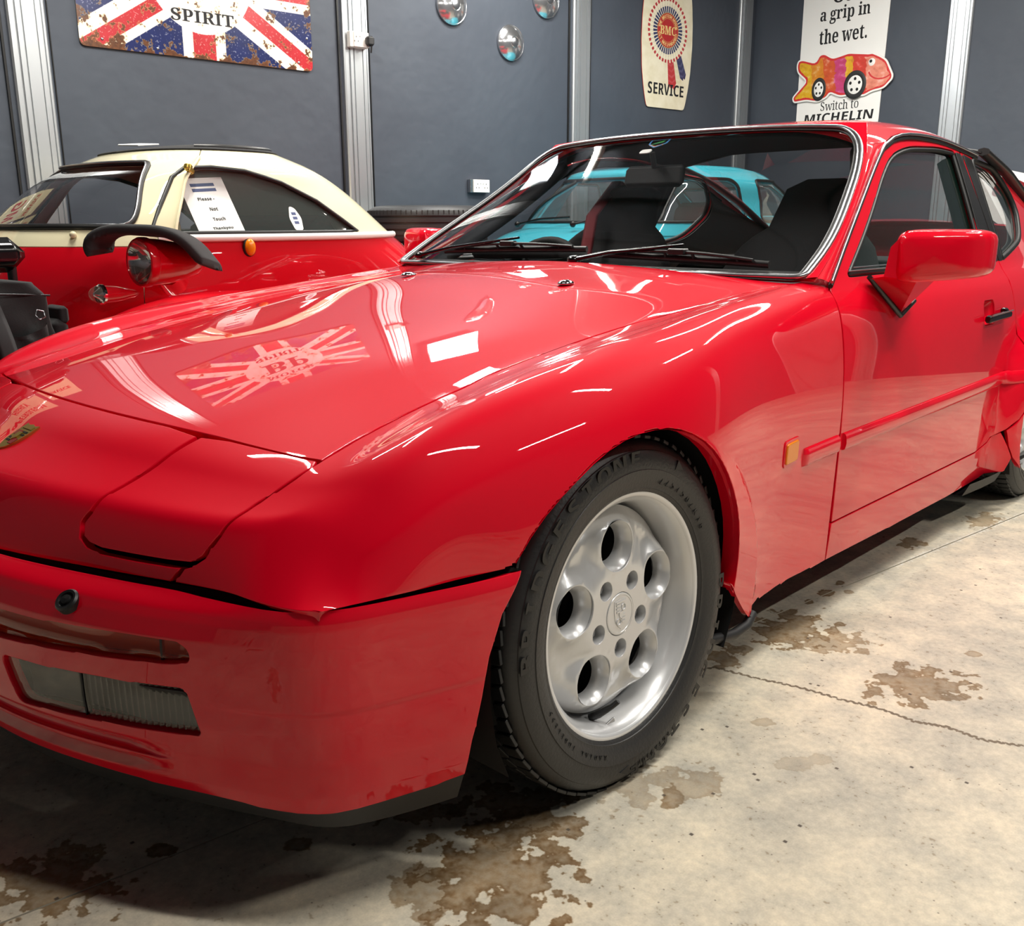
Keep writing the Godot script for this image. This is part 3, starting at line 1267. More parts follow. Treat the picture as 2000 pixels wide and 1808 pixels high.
func car_front_panels(car: Node3D) -> void:
	var up := Vector3(-.4, .7, .6)
	# feature points on the sheet
	var edge := PackedVector2Array()       # bonnet edge, rear to front
	for q in [[.815, .690], [.76, .665], [.66, .640], [.47, .631], [.30, .617], [.065, .609], [-.09, .607], [-.18, .616], [-.29, .613], [-.39, .613]]:
		edge.append(on_top(q[0], q[1], Vector2(7.0 + q[0] * 4.0, 2.1)))
	var corner := on_top(-.462, .617, Vector2(4.0, 2.05))
	edge.append(corner)
	var lid_out := PackedVector2Array()
	for q in [[-.475, .618], [-.565, .603], [-.600, .601], [-.620, .597]]:
		lid_out.append(on_top(q[0], q[1], Vector2(3.0, 2.0)))
	var gap_line := PackedVector2Array()   # bonnet front, middle to corner
	for i in 9:
		var z := .6 * i / 8.0
		gap_line.append(on_top(-.548 + .235 * z * z, z, Vector2(4.0, i * .24)))
	# bonnet
	var half := PackedVector2Array()
	half.append_array(edge)
	for i in range(gap_line.size() - 1, 0, -1):
		half.append(gap_line[i])
	var rear := PackedVector2Array()
	for i in 8:
		var z := .69 * i / 8.0
		rear.append(on_top(.785 + .03 * z * z / .47, z, Vector2(10.4, i * .3)))
	var bon := PackedVector2Array()
	for i in range(rear.size() - 1, -1, -1):
		bon.append(Vector2(rear[i].x, -rear[i].y))
	for i in range(1, rear.size()):
		bon.append(rear[i])
	bon.append_array(half)
	bon.append(gap_line[0])
	for i in range(half.size() - 1, -1, -1):
		bon.append(Vector2(half[i].x, -half[i].y))
	obj("bonnet", MB.new().panel(wing, bon, [], .16, .1, .0022, .018, Vector3(-.2, 1, 0)).mesh(), M.red_paint, car)
	# pop-up lamp lids
	var lid := PackedVector2Array()
	lid.append(gap_line[8].lerp(corner, .55))
	for q in lid_out:
		lid.append(q)
	lid.append(Vector2(.62, 1.955))
	lid.append(Vector2(.36, 1.90))
	lid.append(Vector2(.25, 1.80))
	for q in [[.235, 1.6], [.235, 1.35], [.24, 1.14], [.28, 1.06], [.36, 1.015], [.6, 1.0]]:
		lid.append(Vector2(q[0], q[1]))
	for q in [[-.694, .366], [-.637, .374], [-.570, .381]]:
		lid.append(on_top(q[0], q[1], Vector2(2.5, 1.0)))
	lid.append(on_top(-.520, .385, Vector2(3.98, 1.05)))
	for z in [.44, .50, .55]:
		lid.append(on_top(-.548 + .235 * z * z, z, Vector2(4.0, z * 3.4)))
	var lidmb := MB.new().panel(wing, lid, [], .1, .08, .0022, .016, up)
	twin("headlamp_lid", lidmb, M.red_paint, car)
	# nose panel between and under the lids
	var nose := PackedVector2Array()
	for i in 14:
		nose.append(Vector2(0.0, 1.66 * i / 13.0))
	nose.append(Vector2(.1, 1.70))
	nose.append(Vector2(.19, 1.74))
	for q in [[.185, 1.6], [.185, 1.35], [.195, 1.13], [.24, 1.05], [.345, 1.0], [.6, .985]]:
		nose.append(Vector2(q[0], q[1]))
	for q in [[-.694, .362], [-.637, .370], [-.570, .377]]:
		nose.append(on_top(q[0], q[1], Vector2(2.5, 1.0)))
	nose.append(on_top(-.522, .378, Vector2(3.98, 1.04)))
	for i in [4, 3, 2, 1]:
		nose.append(gap_line[i])
	var both := PackedVector2Array()
	both.append_array(nose)
	both.append(gap_line[0])
	for i in range(nose.size() - 1, 0, -1):
		both.append(Vector2(nose[i].x, -nose[i].y))
	obj("nose_panel", MB.new().panel(wing, both, [], .1, .08, .002, .016, Vector3(-.5, 1, 0)).mesh(), M.red_paint, car)
	# front wing
	var w := PackedVector2Array()
	w.append_array(edge)
	w.append(lid_out[0])
	for i in range(1, lid_out.size()):
		w.append(lid_out[i])
	w.append(Vector2(.62, 1.965))
	w.append(Vector2(.36, 1.915))
	w.append(Vector2(.23, 1.82))
	w.append(Vector2(.19, 1.75))
	w.append(Vector2(.1, 1.72))
	w.append(Vector2(.0, 1.68))
	for i in range(1, 26):
		w.append(Vector2(0.0, lerpf(1.68, 8.0, i / 25.0)))
	for i in range(1, 10):
		w.append(Vector2(i * .52, 8.0))
	var arch := []
	arch.append(on_side(-.297, .483, Vector2(4.9, 7.95)))
	for i in 25:
		var a := deg_to_rad(lerpf(-52.0, 113.0, i / 24.0))
		var rr := .327 + .016 * smoothstep(-28.0, -58.0, rad_to_deg(a)) - .008 * smoothstep(40.0, 100.0, rad_to_deg(a))
		arch.append(on_side(sin(a) * rr, .305 + cos(a) * rr, Vector2(6.6 + a * 1.3, 6.4)))
	for q in arch:
		w.append(q)
	for q in [[.36, .156], [.415, .158], [.445, .172], [.50, .176], [.60, .168], [.74, .163], [.866, .160]]:
		w.append(on_side(q[0], q[1], Vector2(8.4 + q[0] * 2.4, 7.9)))
	for yy in [.25, .35, .45, .55, .65, .72, .77, .80]:
		w.append(on_side(.866, yy, Vector2(10.6, 7.0 - (yy - .25) * 4.0)))
	w.append(on_top(.866, .750, Vector2(10.6, 3.9)))
	for q in [[.90, .738], [.94, .722], [.95, .705], [.92, .690], [.86, .686]]:
		w.append(on_top(q[0], q[1], Vector2(10.7, 3.0)))
	twin("front_wing", MB.new().panel(wing, w, [], .057, .061, .0022, .014, up), M.red_paint, car)
	# the arch returns inward behind the tyre
	var ring := MB.new()
	var pts := []
	for q in arch:
		pts.append(wing(q.x, q.y))
	for i in pts.size() - 1:
		var a: Vector3 = pts[i]
		var b: Vector3 = pts[i + 1]
		var c := Vector3(0, .305, 0)
		var na := -(Vector3(a.x, a.y, 0) - c).normalized()
		var nb := -(Vector3(b.x, b.y, 0) - c).normalized()
		ring.quad(ring.vert(a, na), ring.vert(b, nb), ring.vert(Vector3(b.x, b.y, b.z - .035), nb), ring.vert(Vector3(a.x, a.y, a.z - .035), na))
	twin("arch_return", ring, M.red_paint, car)
	# dark liner of the wheel house
	twin("wheel_house", liner(0.0, .352), M.black_inner, car)
	twin("wheel_house", liner(REAR_X, .36), M.black_inner, car)
	# black lip under the wing behind the wheel
	var lp := MB.new()
	lp.tube(PackedVector3Array([Vector3(.28, .158, .825), Vector3(.36, .150, .838), Vector3(.41, .152, .838), Vector3(.445, .166, .832)]), .011, 8)
	twin("wing_lip", lp, M.black_plastic, car)
	# amber side repeater with its seal
	var rep := MB.new()
	var f := func(a: float, b: float):
		var q := on_side(a, b, Vector2(9.9, 6.6))
		var p := wing(q.x, q.y)
		return p + Vector3(0, 0, .006)
	rep.panel(f, round_poly(p2([.576, .457, .636, .459, .636, .505, .576, .503]), .008), [], .02, .02, 0.0, .012, Vector3(0, 0, 1), .003)
	var seal := MB.new()
	var f2 := func(a: float, b: float):
		var q := on_side(a, b, Vector2(9.9, 6.6))
		return wing(q.x, q.y) + Vector3(0, 0, .0025)
	seal.panel(f2, round_poly(p2([.569, .450, .643, .452, .643, .512, .569, .510]), .011), [], .03, .03, 0.0, .006, Vector3(0, 0, 1))
	var rp := twin("side_repeater", rep, M.amber, car)
	obj("repeater_seal", seal.mesh(), M.red_paint, rp[0])
	obj("repeater_seal", seal.mirrored(), M.red_paint, rp[1])
	# rub strip on the wing
	var rs := MB.new()
	var f3 := func(s: float, t: float):
		return strip_pt(lerpf(.672, .852, s), t, true)
	rs.grid(f3, 12, 10, true)
	twin("rub_strip", rs, M.red_paint, car)
	# washer jets
	for z in [-.279, .279]:
		var q := on_top(.488, absf(z), Vector2(9.2, .8))
		var p := front.ev(q.x, q.y)
		p.z = z
		var jt := Transform3D(Basis.from_euler(Vector3(0, deg_to_rad(90), 0)), p + Vector3(0, .003, 0))
		obj("washer_jet", MB.new().ball(Vector3(.016, .009, .024), jt, 14, 8, 0, PI * .55).mesh(), M.chrome, car)
	# crest on the nose
	build_crest(car)


func strip_pt(x: float, t: float, on_wing: bool) -> Vector3:
	# cross section of the side strip, t from 0 (under) to 1 (over)
	var y0 := .455 + .009 * (x - .7)
	var prof := [Vector2(-.021, -.002), Vector2(-.0198, .006), Vector2(-.0165, .0085), Vector2(-.003, .0105), Vector2(.012, .0090), Vector2(.0190, .005), Vector2(.021, -.002)]
	var k := t * 6.0
	var i := mini(int(k), 5)
	var c: Vector2 = prof[i].lerp(prof[i + 1], k - i)
	var y := y0 + c.x
	var z := 0.0
	if on_wing:
		var q := on_side(x, y, Vector2(10.0, 6.7))
		z = wing(q.x, q.y).z
	else:
		z = flank(x, y).z
	var e := minf(1.0, minf(absf(x - .672), 9.0) / .006)
	return Vector3(x, y, z + c.y * (e if on_wing else 1.0))


func liner(cx: float, r: float) -> MB:
	var mb := MB.new()
	for i in 20:
		var a := deg_to_rad(lerpf(-118, 118, i / 20.0))
		var b := deg_to_rad(lerpf(-118, 118, (i + 1) / 20.0))
		var pa := Vector3(cx + sin(a) * r, .305 + cos(a) * r, .845)
		var pb := Vector3(cx + sin(b) * r, .305 + cos(b) * r, .845)
		var na := Vector3(-sin(a), -cos(a), 0)
		var nb := Vector3(-sin(b), -cos(b), 0)
		var ia := Vector3(pa.x, pa.y, .48)
		var ib := Vector3(pb.x, pb.y, .48)
		mb.quad(mb.vert(pa, na), mb.vert(pb, nb), mb.vert(ib, nb), mb.vert(ia, na))
		mb.face([ia, ib, Vector3(cx, .305, .48)], Vector3(0, 0, 1))
	return mb


func build_crest(car: Node3D) -> void:
	var q := on_top(-.655, 0.0, Vector2(2.0, 0.0))
	var p := front.ev(q.x, 0.0)
	var du := (front.ev(q.x + .05, 0.0) - front.ev(q.x - .05, 0.0)).normalized()
	var n := Vector3(0, 0, 1).cross(du).normalized()
	if n.y < 0.0:
		n = -n
	var t := Transform3D(Basis(Vector3(0, 0, 1).cross(Vector3.ZERO) if false else Vector3(0, 0, 1), du, Vector3(0, 0, 1).cross(du)), p)
	if t.basis.z.y < 0.0:
		t = Transform3D(Basis(Vector3(0, 0, -1), du, Vector3(0, 0, -1).cross(du)), p)
	var sh := PackedVector2Array()
	for a in [[-.024, .034], [-.012, .031], [0, .034], [.012, .031], [.024, .034], [.025, .012], [.022, -.012], [.012, -.028], [0, -.036], [-.012, -.028], [-.022, -.012], [-.025, .012]]:
		sh.append(Vector2(a[0], a[1]))
	var badge := obj("crest", MB.new().extrude(sh, -.001, .004, t, .5).mesh(), M.gold, car)
	badge.set_meta("label", "gold shield crest with dark red and black fields")
	var fields := MB.new()
	for s in [[-.019, .002, -.002, .014], [.002, -.020, .018, -.006]]:
		fields.extrude(rect(s[0], s[1], s[2], s[3]), .003, .0048, t)
	obj("crest_field", fields.mesh(), M.badge_red, badge)
	var bars := MB.new()
	for s in [[.002, .003, .018, .007], [.002, .010, .018, .014], [-.018, -.008, -.002, -.004], [-.016, -.015, -.002, -.011]]:
		bars.extrude(rect(s[0], s[1], s[2], s[3]), .003, .0048, t)
	obj("crest_bar", bars.mesh(), M.black_gloss, badge)
	var shield := PackedVector2Array()
	for a in [[-.008, .010], [.008, .010], [.008, -.003], [0, -.012], [-.008, -.003]]:
		shield.append(Vector2(a[0], a[1]))
	obj("crest_shield", MB.new().extrude(shield, .003, .006, t).mesh(), M.gold, badge)
	var top := MB.new().extrude(rect(-.018, .020, .018, .028), .003, .0052, t)
	obj("crest_top", top.mesh(), M.gold, badge)


func skin(x: float, y: float) -> Vector3:
	# body side from sill to roof edge in one sweep
	var p := flank(x, y)
	var k := smoothstep(.772, .842, y)
	var t := tumble(y, .004)
	if x > 2.2:
		t -= .09 * smoothstep(2.2, 3.4, x)
	p.z = lerpf(p.z, t, k)
	return p


func skin_off(d: float) -> Callable:
	return func(x: float, y: float):
		var p := skin(x, y)
		p.z += d
		p.y += d * .35 * smoothstep(.80, .85, y)
		return p


func door_rear() -> Array:
	return [[1.894, .247], [2.00, .262], [2.07, .296], [2.125, .35], [2.165, .42], [2.178, .50], [2.168, .58], [2.145, .67], [2.128, .74], [2.118, .80], [2.112, .84]]


func window_hole(grow := 0.0) -> PackedVector2Array:
	var p := p2([.982, .831, 1.197, .951, 1.409, 1.083, 1.520, 1.139, 1.671, 1.170, 1.927, 1.181, 2.062, 1.175, 1.985, .831])
	var q := round_poly(p, [.03, .3, .3, .1, .2, .2, .02, .02])
	if grow != 0.0:
		q = Geometry2D.offset_polygon(q, grow)[0]
	return q


func quarter_hole(grow := 0.0) -> PackedVector2Array:
	var q := round_poly(p2([2.155, .834, 2.196, 1.160, 2.44, 1.140, 2.548, 1.048, 2.556, .985, 2.46, .893]), [.015, .03, .06, .05, .04, .10])
	if grow != 0.0:
		q = Geometry2D.offset_polygon(q, grow)[0]
	return q


func loop3(f: Callable, poly: PackedVector2Array) -> PackedVector3Array:
	var r := PackedVector3Array()
	for i in poly.size():
		var a := poly[i]
		var b := poly[(i + 1) % poly.size()]
		var n := maxi(1, int(a.distance_to(b) / .06))
		for k in n:
			var q := a.lerp(b, float(k) / n)
			r.append(f.call(q.x, q.y))
	return r


func car_sides(car: Node3D) -> void:
	var up := Vector3(0, .3, 1)
	# door: skin and window frame in one
	var d := PackedVector2Array()
	for yy in [.257, .35, .45, .55, .65, .72, .77, .805, .822]:
		d.append(Vector2(.866 + .012 * smoothstep(.79, .83, yy), yy))
	for q in [[1.04, .908], [1.195, .997], [1.31, 1.060], [1.41, 1.116], [1.475, 1.148], [1.54, 1.172], [1.632, 1.192], [1.77, 1.200], [1.90, 1.199], [2.02, 1.191], [2.108, 1.180]]:
		d.append(Vector2(q[0], q[1]))
	var dr := door_rear()
	d.append(Vector2(2.108, 1.0))
	for i in range(dr.size() - 1, -1, -1):
		d.append(Vector2(dr[i][0], dr[i][1]))
	for x in [1.7, 1.4, 1.1]:
		d.append(Vector2(x, .247 + .010 * (1.894 - x)))
	var pocket := rect(1.842, .652, 1.935, .722, .016)
	var door := MB.new().panel(skin, d, [window_hole(), pocket], .045, .03, .0022, .016, up)
	var doors := twin("door", door, M.red_paint, car)
	# sill
	var s := PackedVector2Array()
	for x in [.866, 1.1, 1.4, 1.7, 1.894]:
		s.append(Vector2(x, .247 + .010 * (1.894 - x)))
	for q in [[2.00, .262], [2.06, .29], [2.085, .24], [2.105, .20], [2.105, .150], [1.98, .142], [1.7, .140], [1.3, .148], [.866, .160]]:
		s.append(Vector2(q[0], q[1]))
	twin("sill", MB.new().panel(skin, s, [], .06, .03, .0014, .03, up), M.red_paint, car)
	var ug := MB.new()
	ug.grid(func(a: float, b: float): return Vector3(lerpf(1.86, 2.125, a), lerpf(.150, .108, b) - .0 * a, .806 + .018 * sin(a * PI * .5) - .02 * b), 8, 4)
	ug.grid(func(a: float, b: float): return Vector3(lerpf(1.86, 2.125, a), .108, lerpf(.786 + .018 * sin(a * PI * .5), .6, b)), 8, 2)
	twin("sill_guard", ug, M.black_plastic, car)
	# rear wing with the quarter window opening
	var q := PackedVector2Array()
	for e in dr:
		if e[0] > 2.06:
			q.append(Vector2(e[0], e[1]))
	q.append(Vector2(2.112, 1.0))
	for e in [[2.112, 1.179], [2.22, 1.166], [2.35, 1.148], [2.50, 1.112], [2.65, 1.062], [2.85, .99], [3.05, .93], [3.28, .89], [3.31, .80], [3.32, .60], [3.28, .38], [3.20, .30], [2.90, .28], [2.775, .305]]:
		q.append(Vector2(e[0], e[1]))
	for i in 25:
		var a := deg_to_rad(lerpf(90.0, -118.0, i / 24.0))
		q.append(Vector2(REAR_X + sin(a) * .325, .305 + cos(a) * .325))
	q.append(Vector2(2.105, .20))
	q.append(Vector2(2.085, .24))
	twin("rear_wing", MB.new().panel(skin, q, [quarter_hole()], .05, .035, .0022, .02, up), M.red_paint, car)
	# inner frame, black, closes the gaps and carries the rubbers
	var inner := p2([.90, .78, 1.05, .905, 1.305, 1.052, 1.47, 1.14, 1.64, 1.185, 1.9, 1.19, 2.11, 1.172, 2.35, 1.14, 2.60, 1.06, 2.66, .90, 2.2, .78])
	twin("window_frame", MB.new().panel(skin_off(-.022), inner, [window_hole(-.006), quarter_hole(-.006)], .07, .05, 0.0, .004, up), M.black_inner, car)
	var lining := p2([2.13, .40, 2.13, 1.16, 2.35, 1.13, 2.60, 1.05, 3.2, .88, 3.2, .45])
	twin("quarter_lining", MB.new().panel(skin_off(-.034), lining, [quarter_hole(-.01)], .09, .06, 0.0, .004, up), M.dash_black, car)
	# rubbers
	var wl := loop3(skin_off(-.006), window_hole(-.007))
	var wr := twin("window_rubber", MB.new().tube(wl, .0065, 8, true), M.seal, car)
	var ql := loop3(skin_off(-.004), quarter_hole(-.004))
	twin("window_rubber", MB.new().tube(ql, .009, 8, true), M.seal, car)
	# bright belt strips
	var bs := MB.new()
	for k in 2:
		var line := PackedVector3Array()
		for i in 9:
			line.append(skin_off(.0 - .004 * k).call(lerpf(1.0, 1.975, i / 8.0), .843 + .008 * k))
		bs.tube(line, .0022, 6)
	twin("belt_strip", bs, M.satin_steel, car)
	# black pillar trims between the two windows
	var t1 := p2([1.990, .833, 2.060, 1.172, 2.104, 1.168, 2.108, 1.0, 2.105, .833])
	twin("pillar_trim", MB.new().panel(skin_off(.003), round_poly(t1, .006), [], .05, .05, 0.0, .012, up), M.black_trim, car)
	var t2 := p2([2.114, .833, 2.116, 1.0, 2.122, 1.168, 2.19, 1.156, 2.15, .833])
	twin("pillar_trim", MB.new().panel(skin_off(.003), round_poly(t2, .006), [], .05, .05, 0.0, .012, up), M.black_trim, car)
	# glass
	twin("door_glass", MB.new().panel(skin_off(-.014), window_hole(.012), [], .12, .08, 0.0, .003, up), M.side_glass, car)
	twin("quarter_glass", MB.new().panel(skin_off(-.010), quarter_hole(.012), [], .1, .08, 0.0, .003, up), M.side_glass, car)
	# side strip on the door, and its tail on the rear wing
	var st := MB.new()
	st.grid(func(a: float, b: float): return strip_pt(lerpf(.880, 2.150, a), b, false), 24, 10, true)
	for e in [0, 1]:
		var f := []
		for i in 11:
			f.append(strip_pt(.880 if e == 0 else 2.150, i / 10.0, false))
		st.face(f, Vector3(-1 if e == 0 else 1, 0, 0))
	twin("rub_strip", st, M.red_paint, car)
	# handle in its pocket
	var pk := MB.new()
	pk.grid(func(a: float, b: float):
		var p := Vector3(lerpf(1.842, 1.935, a), lerpf(.652, .722, b), 0)
		p.z = skin(p.x, p.y).z - .004 - .022 * pow(sin(PI * a) * sin(PI * b), .4)
		return p, 10, 10)
	obj("handle_pocket", pk.mesh(), M.red_paint, doors[0])
	obj("handle_pocket", pk.mirrored(), M.red_paint, doors[1])
	var hb := MB.new().box(Vector3(.20, .024, .022), .007, Transform3D(Basis.from_euler(Vector3(.08, 0, .02)), Vector3(1.925, .673, .812)))
	hb.box(Vector3(.03, .03, .02), .006, Transform3D(Basis.IDENTITY, Vector3(2.005, .680, .803)))
	obj("door_handle", hb.mesh(), M.black_gloss, doors[0])
	obj("door_handle", hb.mirrored(), M.black_gloss, doors[1])
	var hl := MB.new().tube(PackedVector3Array([Vector3(1.83, .683, .822), Vector3(2.02, .687, .824)]), .0022, 6)
	obj("handle_edge", hl.mesh(), M.satin_steel, doors[0])
	obj("handle_edge", hl.mirrored(), M.satin_steel, doors[1])
	door_mirrors(car)


func door_mirrors(car: Node3D) -> void:
	var h := MB.new()
	var f := func(s: float, t: float):
		# rings from the nose of the shell (s = 0) back to the rim (s = 1)
		var k: float = [0.0, .40, .74, .93, 1.0, 1.02, 1.02, 1.0, .94][mini(int(s * 8.0), 8)]
		var k2: float = [0.0, .40, .74, .93, 1.0, 1.02, 1.02, 1.0, .94][mini(int(s * 8.0) + 1, 8)]
		var fr := s * 8.0 - floorf(s * 8.0)
		k = lerpf(k, k2, fr)
		var xs := [0.0, .002, .008, .020, .036, .055, .075, .090, .094]
		var x: float = lerpf(xs[mini(int(s * 8.0), 8)], xs[mini(int(s * 8.0) + 1, 8)], fr)
		var a := TAU * t
		var c := cos(a)
		var n := sin(a)
		var e := .36
		var z: float = signf(c) * pow(absf(c), e) * .096 * k
		var y: float = signf(n) * pow(absf(n), e) * .058 * k
		y += .006 * (z / .09) * (1.0 if y > 0 else .6)
		return Vector3(1.046 + x + z * .30 + .10 * z * z / .09, .882 + y * (1.0 - .10 * z / .09), .912 + z)
	h.grid(f, 24, 48)
	# let normals point out
	var mid := Vector3(1.10, .882, .912)
	for i in h.v.size():
		if h.n[i].dot(h.v[i] - mid) < 0.0:
			h.n[i] = -h.n[i]
	fix_winding(h)
	var ms := twin("mirror_shell", h, M.red_paint, car)
	var g := MB.new().extrude(round_poly(p2([-.085, -.05, .085, -.05, .085, .05, -.085, .05]), .02), 0, .003, Transform3D(Basis(Vector3(-.30, 0, -.954), Vector3.UP, Vector3(.954, 0, -.30)), Vector3(1.136, .882, .912)))
	obj("mirror_glass", g.mesh(), M.chrome, ms[0])
	obj("mirror_glass", g.mirrored(), M.chrome, ms[1])
	# foot on the door
	var b := [Vector3(1.070, .822, .752), Vector3(1.180, .735, .796), Vector3(1.268, .766, .790), Vector3(1.235, .822, .756)]
	var t := [Vector3(1.030, .832, .806), Vector3(1.075, .822, .868), Vector3(1.19, .826, .875), Vector3(1.20, .838, .80)]
	var arm := [Vector3(1.034, .900, .815), Vector3(1.055, .938, .842), Vector3(1.14, .938, .842), Vector3(1.14, .90, .815)]
	var m := MB.new()
	for lv in [[b, t], [t, arm]]:
		for i in 4:
			var p0: Vector3 = lv[0][i]
			var p1: Vector3 = lv[0][(i + 1) % 4]
			var p2_: Vector3 = lv[1][(i + 1) % 4]
			var p3_: Vector3 = lv[1][i]
			var c := Vector3(1.13, .82, .81)
			var nn := (p1 - p0).cross(p3_ - p0).normalized()
			if nn.dot((p0 + p1 + p2_ + p3_) / 4 - c) < 0.0:
				nn = -nn
			m.face([p0, p1, p2_, p3_], nn)
	m.face(arm, Vector3(0, 1, 0))
	var mf := twin("mirror_foot", m, M.red_paint, car)
	var gk := MB.new().tube(PackedVector3Array([b[0] + Vector3(-.004, .006, .004), b[1] + Vector3(-.003, -.006, .003), b[2] + Vector3(.004, -.006, .003)]), .0065, 8)
	obj("mirror_gasket", gk.mesh(), M.black_trim, mf[0])
	obj("mirror_gasket", gk.mirrored(), M.black_trim, mf[1])


func fix_winding(m: MB) -> void:
	for i in range(0, m.ix.size(), 3):
		var a := m.ix[i]
		var b := m.ix[i + 1]
		var c := m.ix[i + 2]
		if (m.v[b] - m.v[a]).cross(m.v[c] - m.v[a]).dot(m.n[a] + m.n[b] + m.n[c]) > 0.0:
			m.ix[i + 1] = c
			m.ix[i + 2] = b


func car_top(car: Node3D) -> void:
	# roof
	var rf := PackedVector2Array()
	for i in 21:
		rf.append(Vector2(0, lerpf(-.995, .995, i / 20.0)))
	rf.append(Vector2(1, .995))
	rf.append(Vector2(1, -.995))
	obj("roof", MB.new().panel(roof, rf, [], .09, .05, 0.0, .014, Vector3(0, 1, 0)).mesh(), M.red_paint, car)
	# windscreen pillars
	var gl := curve(p3([.866, .825, .754, 1.05, .930, .704, 1.20, 1.016, .665, 1.32, 1.082, .633, 1.43, 1.142, .606, 1.50, 1.174, .590]), 24)
	var pil := MB.new()
	pil.grid(func(s: float, t: float):
		var a: Vector3 = ws_edge.at(t) + Vector3(0, 0, .006)
		var g: Vector3 = gl[mini(int(t * 24.0), 23)].lerp(gl[mini(int(t * 24.0) + 1, 24)], t * 24.0 - int(t * 24.0))
		var p := a.lerp(g, s)
		var bow := .013 * sin(PI * s)
		var stepz := -.007 * smoothstep(.36, .40, s) * (1.0 - smoothstep(.90, 1.0, s))
		p += Vector3(-.45, .5, .74) * (bow + stepz)
		return p.lerp(roof(0.0, lerpf(.945, 1.0, s)), smoothstep(.80, 1.0, t)), 24, 24)
	for i in pil.n.size():
		if pil.n[i].z < 0.0:
			pil.n[i] = -pil.n[i]
	fix_winding(pil)
	twin("windscreen_pillar", pil, M.red_paint, car)
	# gutter trim: up the pillar and along the roof edge
	var gut := PackedVector3Array()
	for i in 24:
		gut.append(gl[i])
	for i in 13:
		gut.append(roof(i / 12.0, 1.0) + Vector3(0, -.004, .003))
	twin("gutter_trim", MB.new().tube(gut, .0045, 8), M.satin_steel, car)
	var gd := PackedVector3Array()
	for p in gut:
		gd.append(p + Vector3(.004, -.010, -.004))
	twin("gutter_seal", MB.new().tube(gd, .006, 8), M.seal, car)
	# windscreen
	var wp := round_poly(p2([-1, .0, 1, .0, 1.0, 1.0, -1.0, 1.0]), [.05, .05, .13, .13], 8)
	obj("windscreen", MB.new().panel(screen_off(-.004), wp, [], .1, .08, 0.0, .004, Vector3(-.5, 1, 0)).mesh(), M.windscreen_glass, car)
	var wl := loop3(screen_off(.001), densify(wp, .06))
	obj("windscreen_moulding", MB.new().tube(wl, .0095, 8, true, .7).mesh(), M.satin_steel, car)
	var wi := Geometry2D.offset_polygon(wp, -.02)[0]
	obj("windscreen_rubber", MB.new().tube(loop3(screen_off(-.001), densify(wi, .06)), .0055, 8, true, .6).mesh(), M.seal, car)
	var sur := densify(p2([-1.03, .02, 1.03, .02, 1.035, 1.05, -1.035, 1.05]), .1)
	obj("windscreen_surround", MB.new().panel(screen_off(-.009), sur, [Geometry2D.offset_polygon(wp, -.004)[0]], .1, .08, 0.0, .006, Vector3(-.5, 1, 0)).mesh(), M.red_paint, car)
	# scuttle under the screen
	var sc := MB.new()
	sc.grid(func(s: float, t: float):
		var z := lerpf(-.70, .70, s)
		var a := Vector3(.77 + .03 * z * z / .47, .826 - .02 * absf(z), z)
		var b := Vector3(.83 + .06 * z * z / .47, .834 - .02 * z * z, z)
		return a.lerp(b, t), 16, 3)
	for i in sc.n.size():
		sc.n[i] = Vector3(-.2, .98, 0).normalized()
	fix_winding(sc)
	obj("scuttle", sc.mesh(), M.black_trim, car)
	# wipers: spindle, arm, blade with its bridges
	wiper(car, Vector2(-.84, .015), Vector2(-.30, .125), Vector2(-.74, .085), Vector2(.06, .105))
	wiper(car, Vector2(.07, .015), Vector2(.52, .10), Vector2(.16, .075), Vector2(.86, .06))
	# tailgate glass, spoiler and tail
	var hg := MB.new()
	hg.grid(func(s: float, t: float):
		var z := lerpf(-.60, .60, s)
		var x := lerpf(2.275, 3.14, t) - .03 * z * z
		return Vector3(x, lerp_list([0.0, .3, .6, 1.0], [1.247, 1.19, 1.105, .955], t) - .07 * z * z / .36, z), 12, 12)
	for i in hg.n.size():
		if hg.n[i].y < 0.0:
			hg.n[i] = -hg.n[i]
	fix_winding(hg)
	obj("tailgate_glass", hg.mesh(), M.side_glass, car)
	for s in [-1, 1]:
		var e := PackedVector3Array()
		for i in 13:
			var t := i / 12.0
			e.append(Vector3(lerpf(2.27, 3.14, t) - .012, lerp_list([0.0, .3, .6, 1.0], [1.178, 1.122, 1.037, .888], t) + .004, .605 * s))
		obj("tailgate_frame", MB.new().tube(e, .022, 8, false, .6).mesh(), M.black_trim, car)
	obj("tailgate_frame", MB.new().tube(p3([2.268, 1.178, -.60, 2.276, 1.235, -.3, 2.278, 1.25, 0, 2.276, 1.235, .3, 2.268, 1.178, .60]), .014, 8, false, .6).mesh(), M.black_trim, car)
	var deck := MB.new()
	deck.grid(func(s: float, t: float):
		var z := lerpf(-.66, .66, s)
		return lerp_pts([Vector3(3.12, .958, z), Vector3(3.20, .945, z), Vector3(3.30, .955, z), Vector3(3.315, .93, z), Vector3(3.30, .80, z), Vector3(3.34, .62, z), Vector3(3.38, .48, z), Vector3(3.33, .30, z)], t) - Vector3(.10 * z * z, .1 * z * z * (1.0 - t), 0), 16, 21)
	for i in deck.n.size():
		if deck.n[i].dot(Vector3(1, .6, 0)) < 0.0:
			deck.n[i] = -deck.n[i]
	fix_winding(deck)
	obj("tail_panel", deck.mesh(), M.red_paint, car)
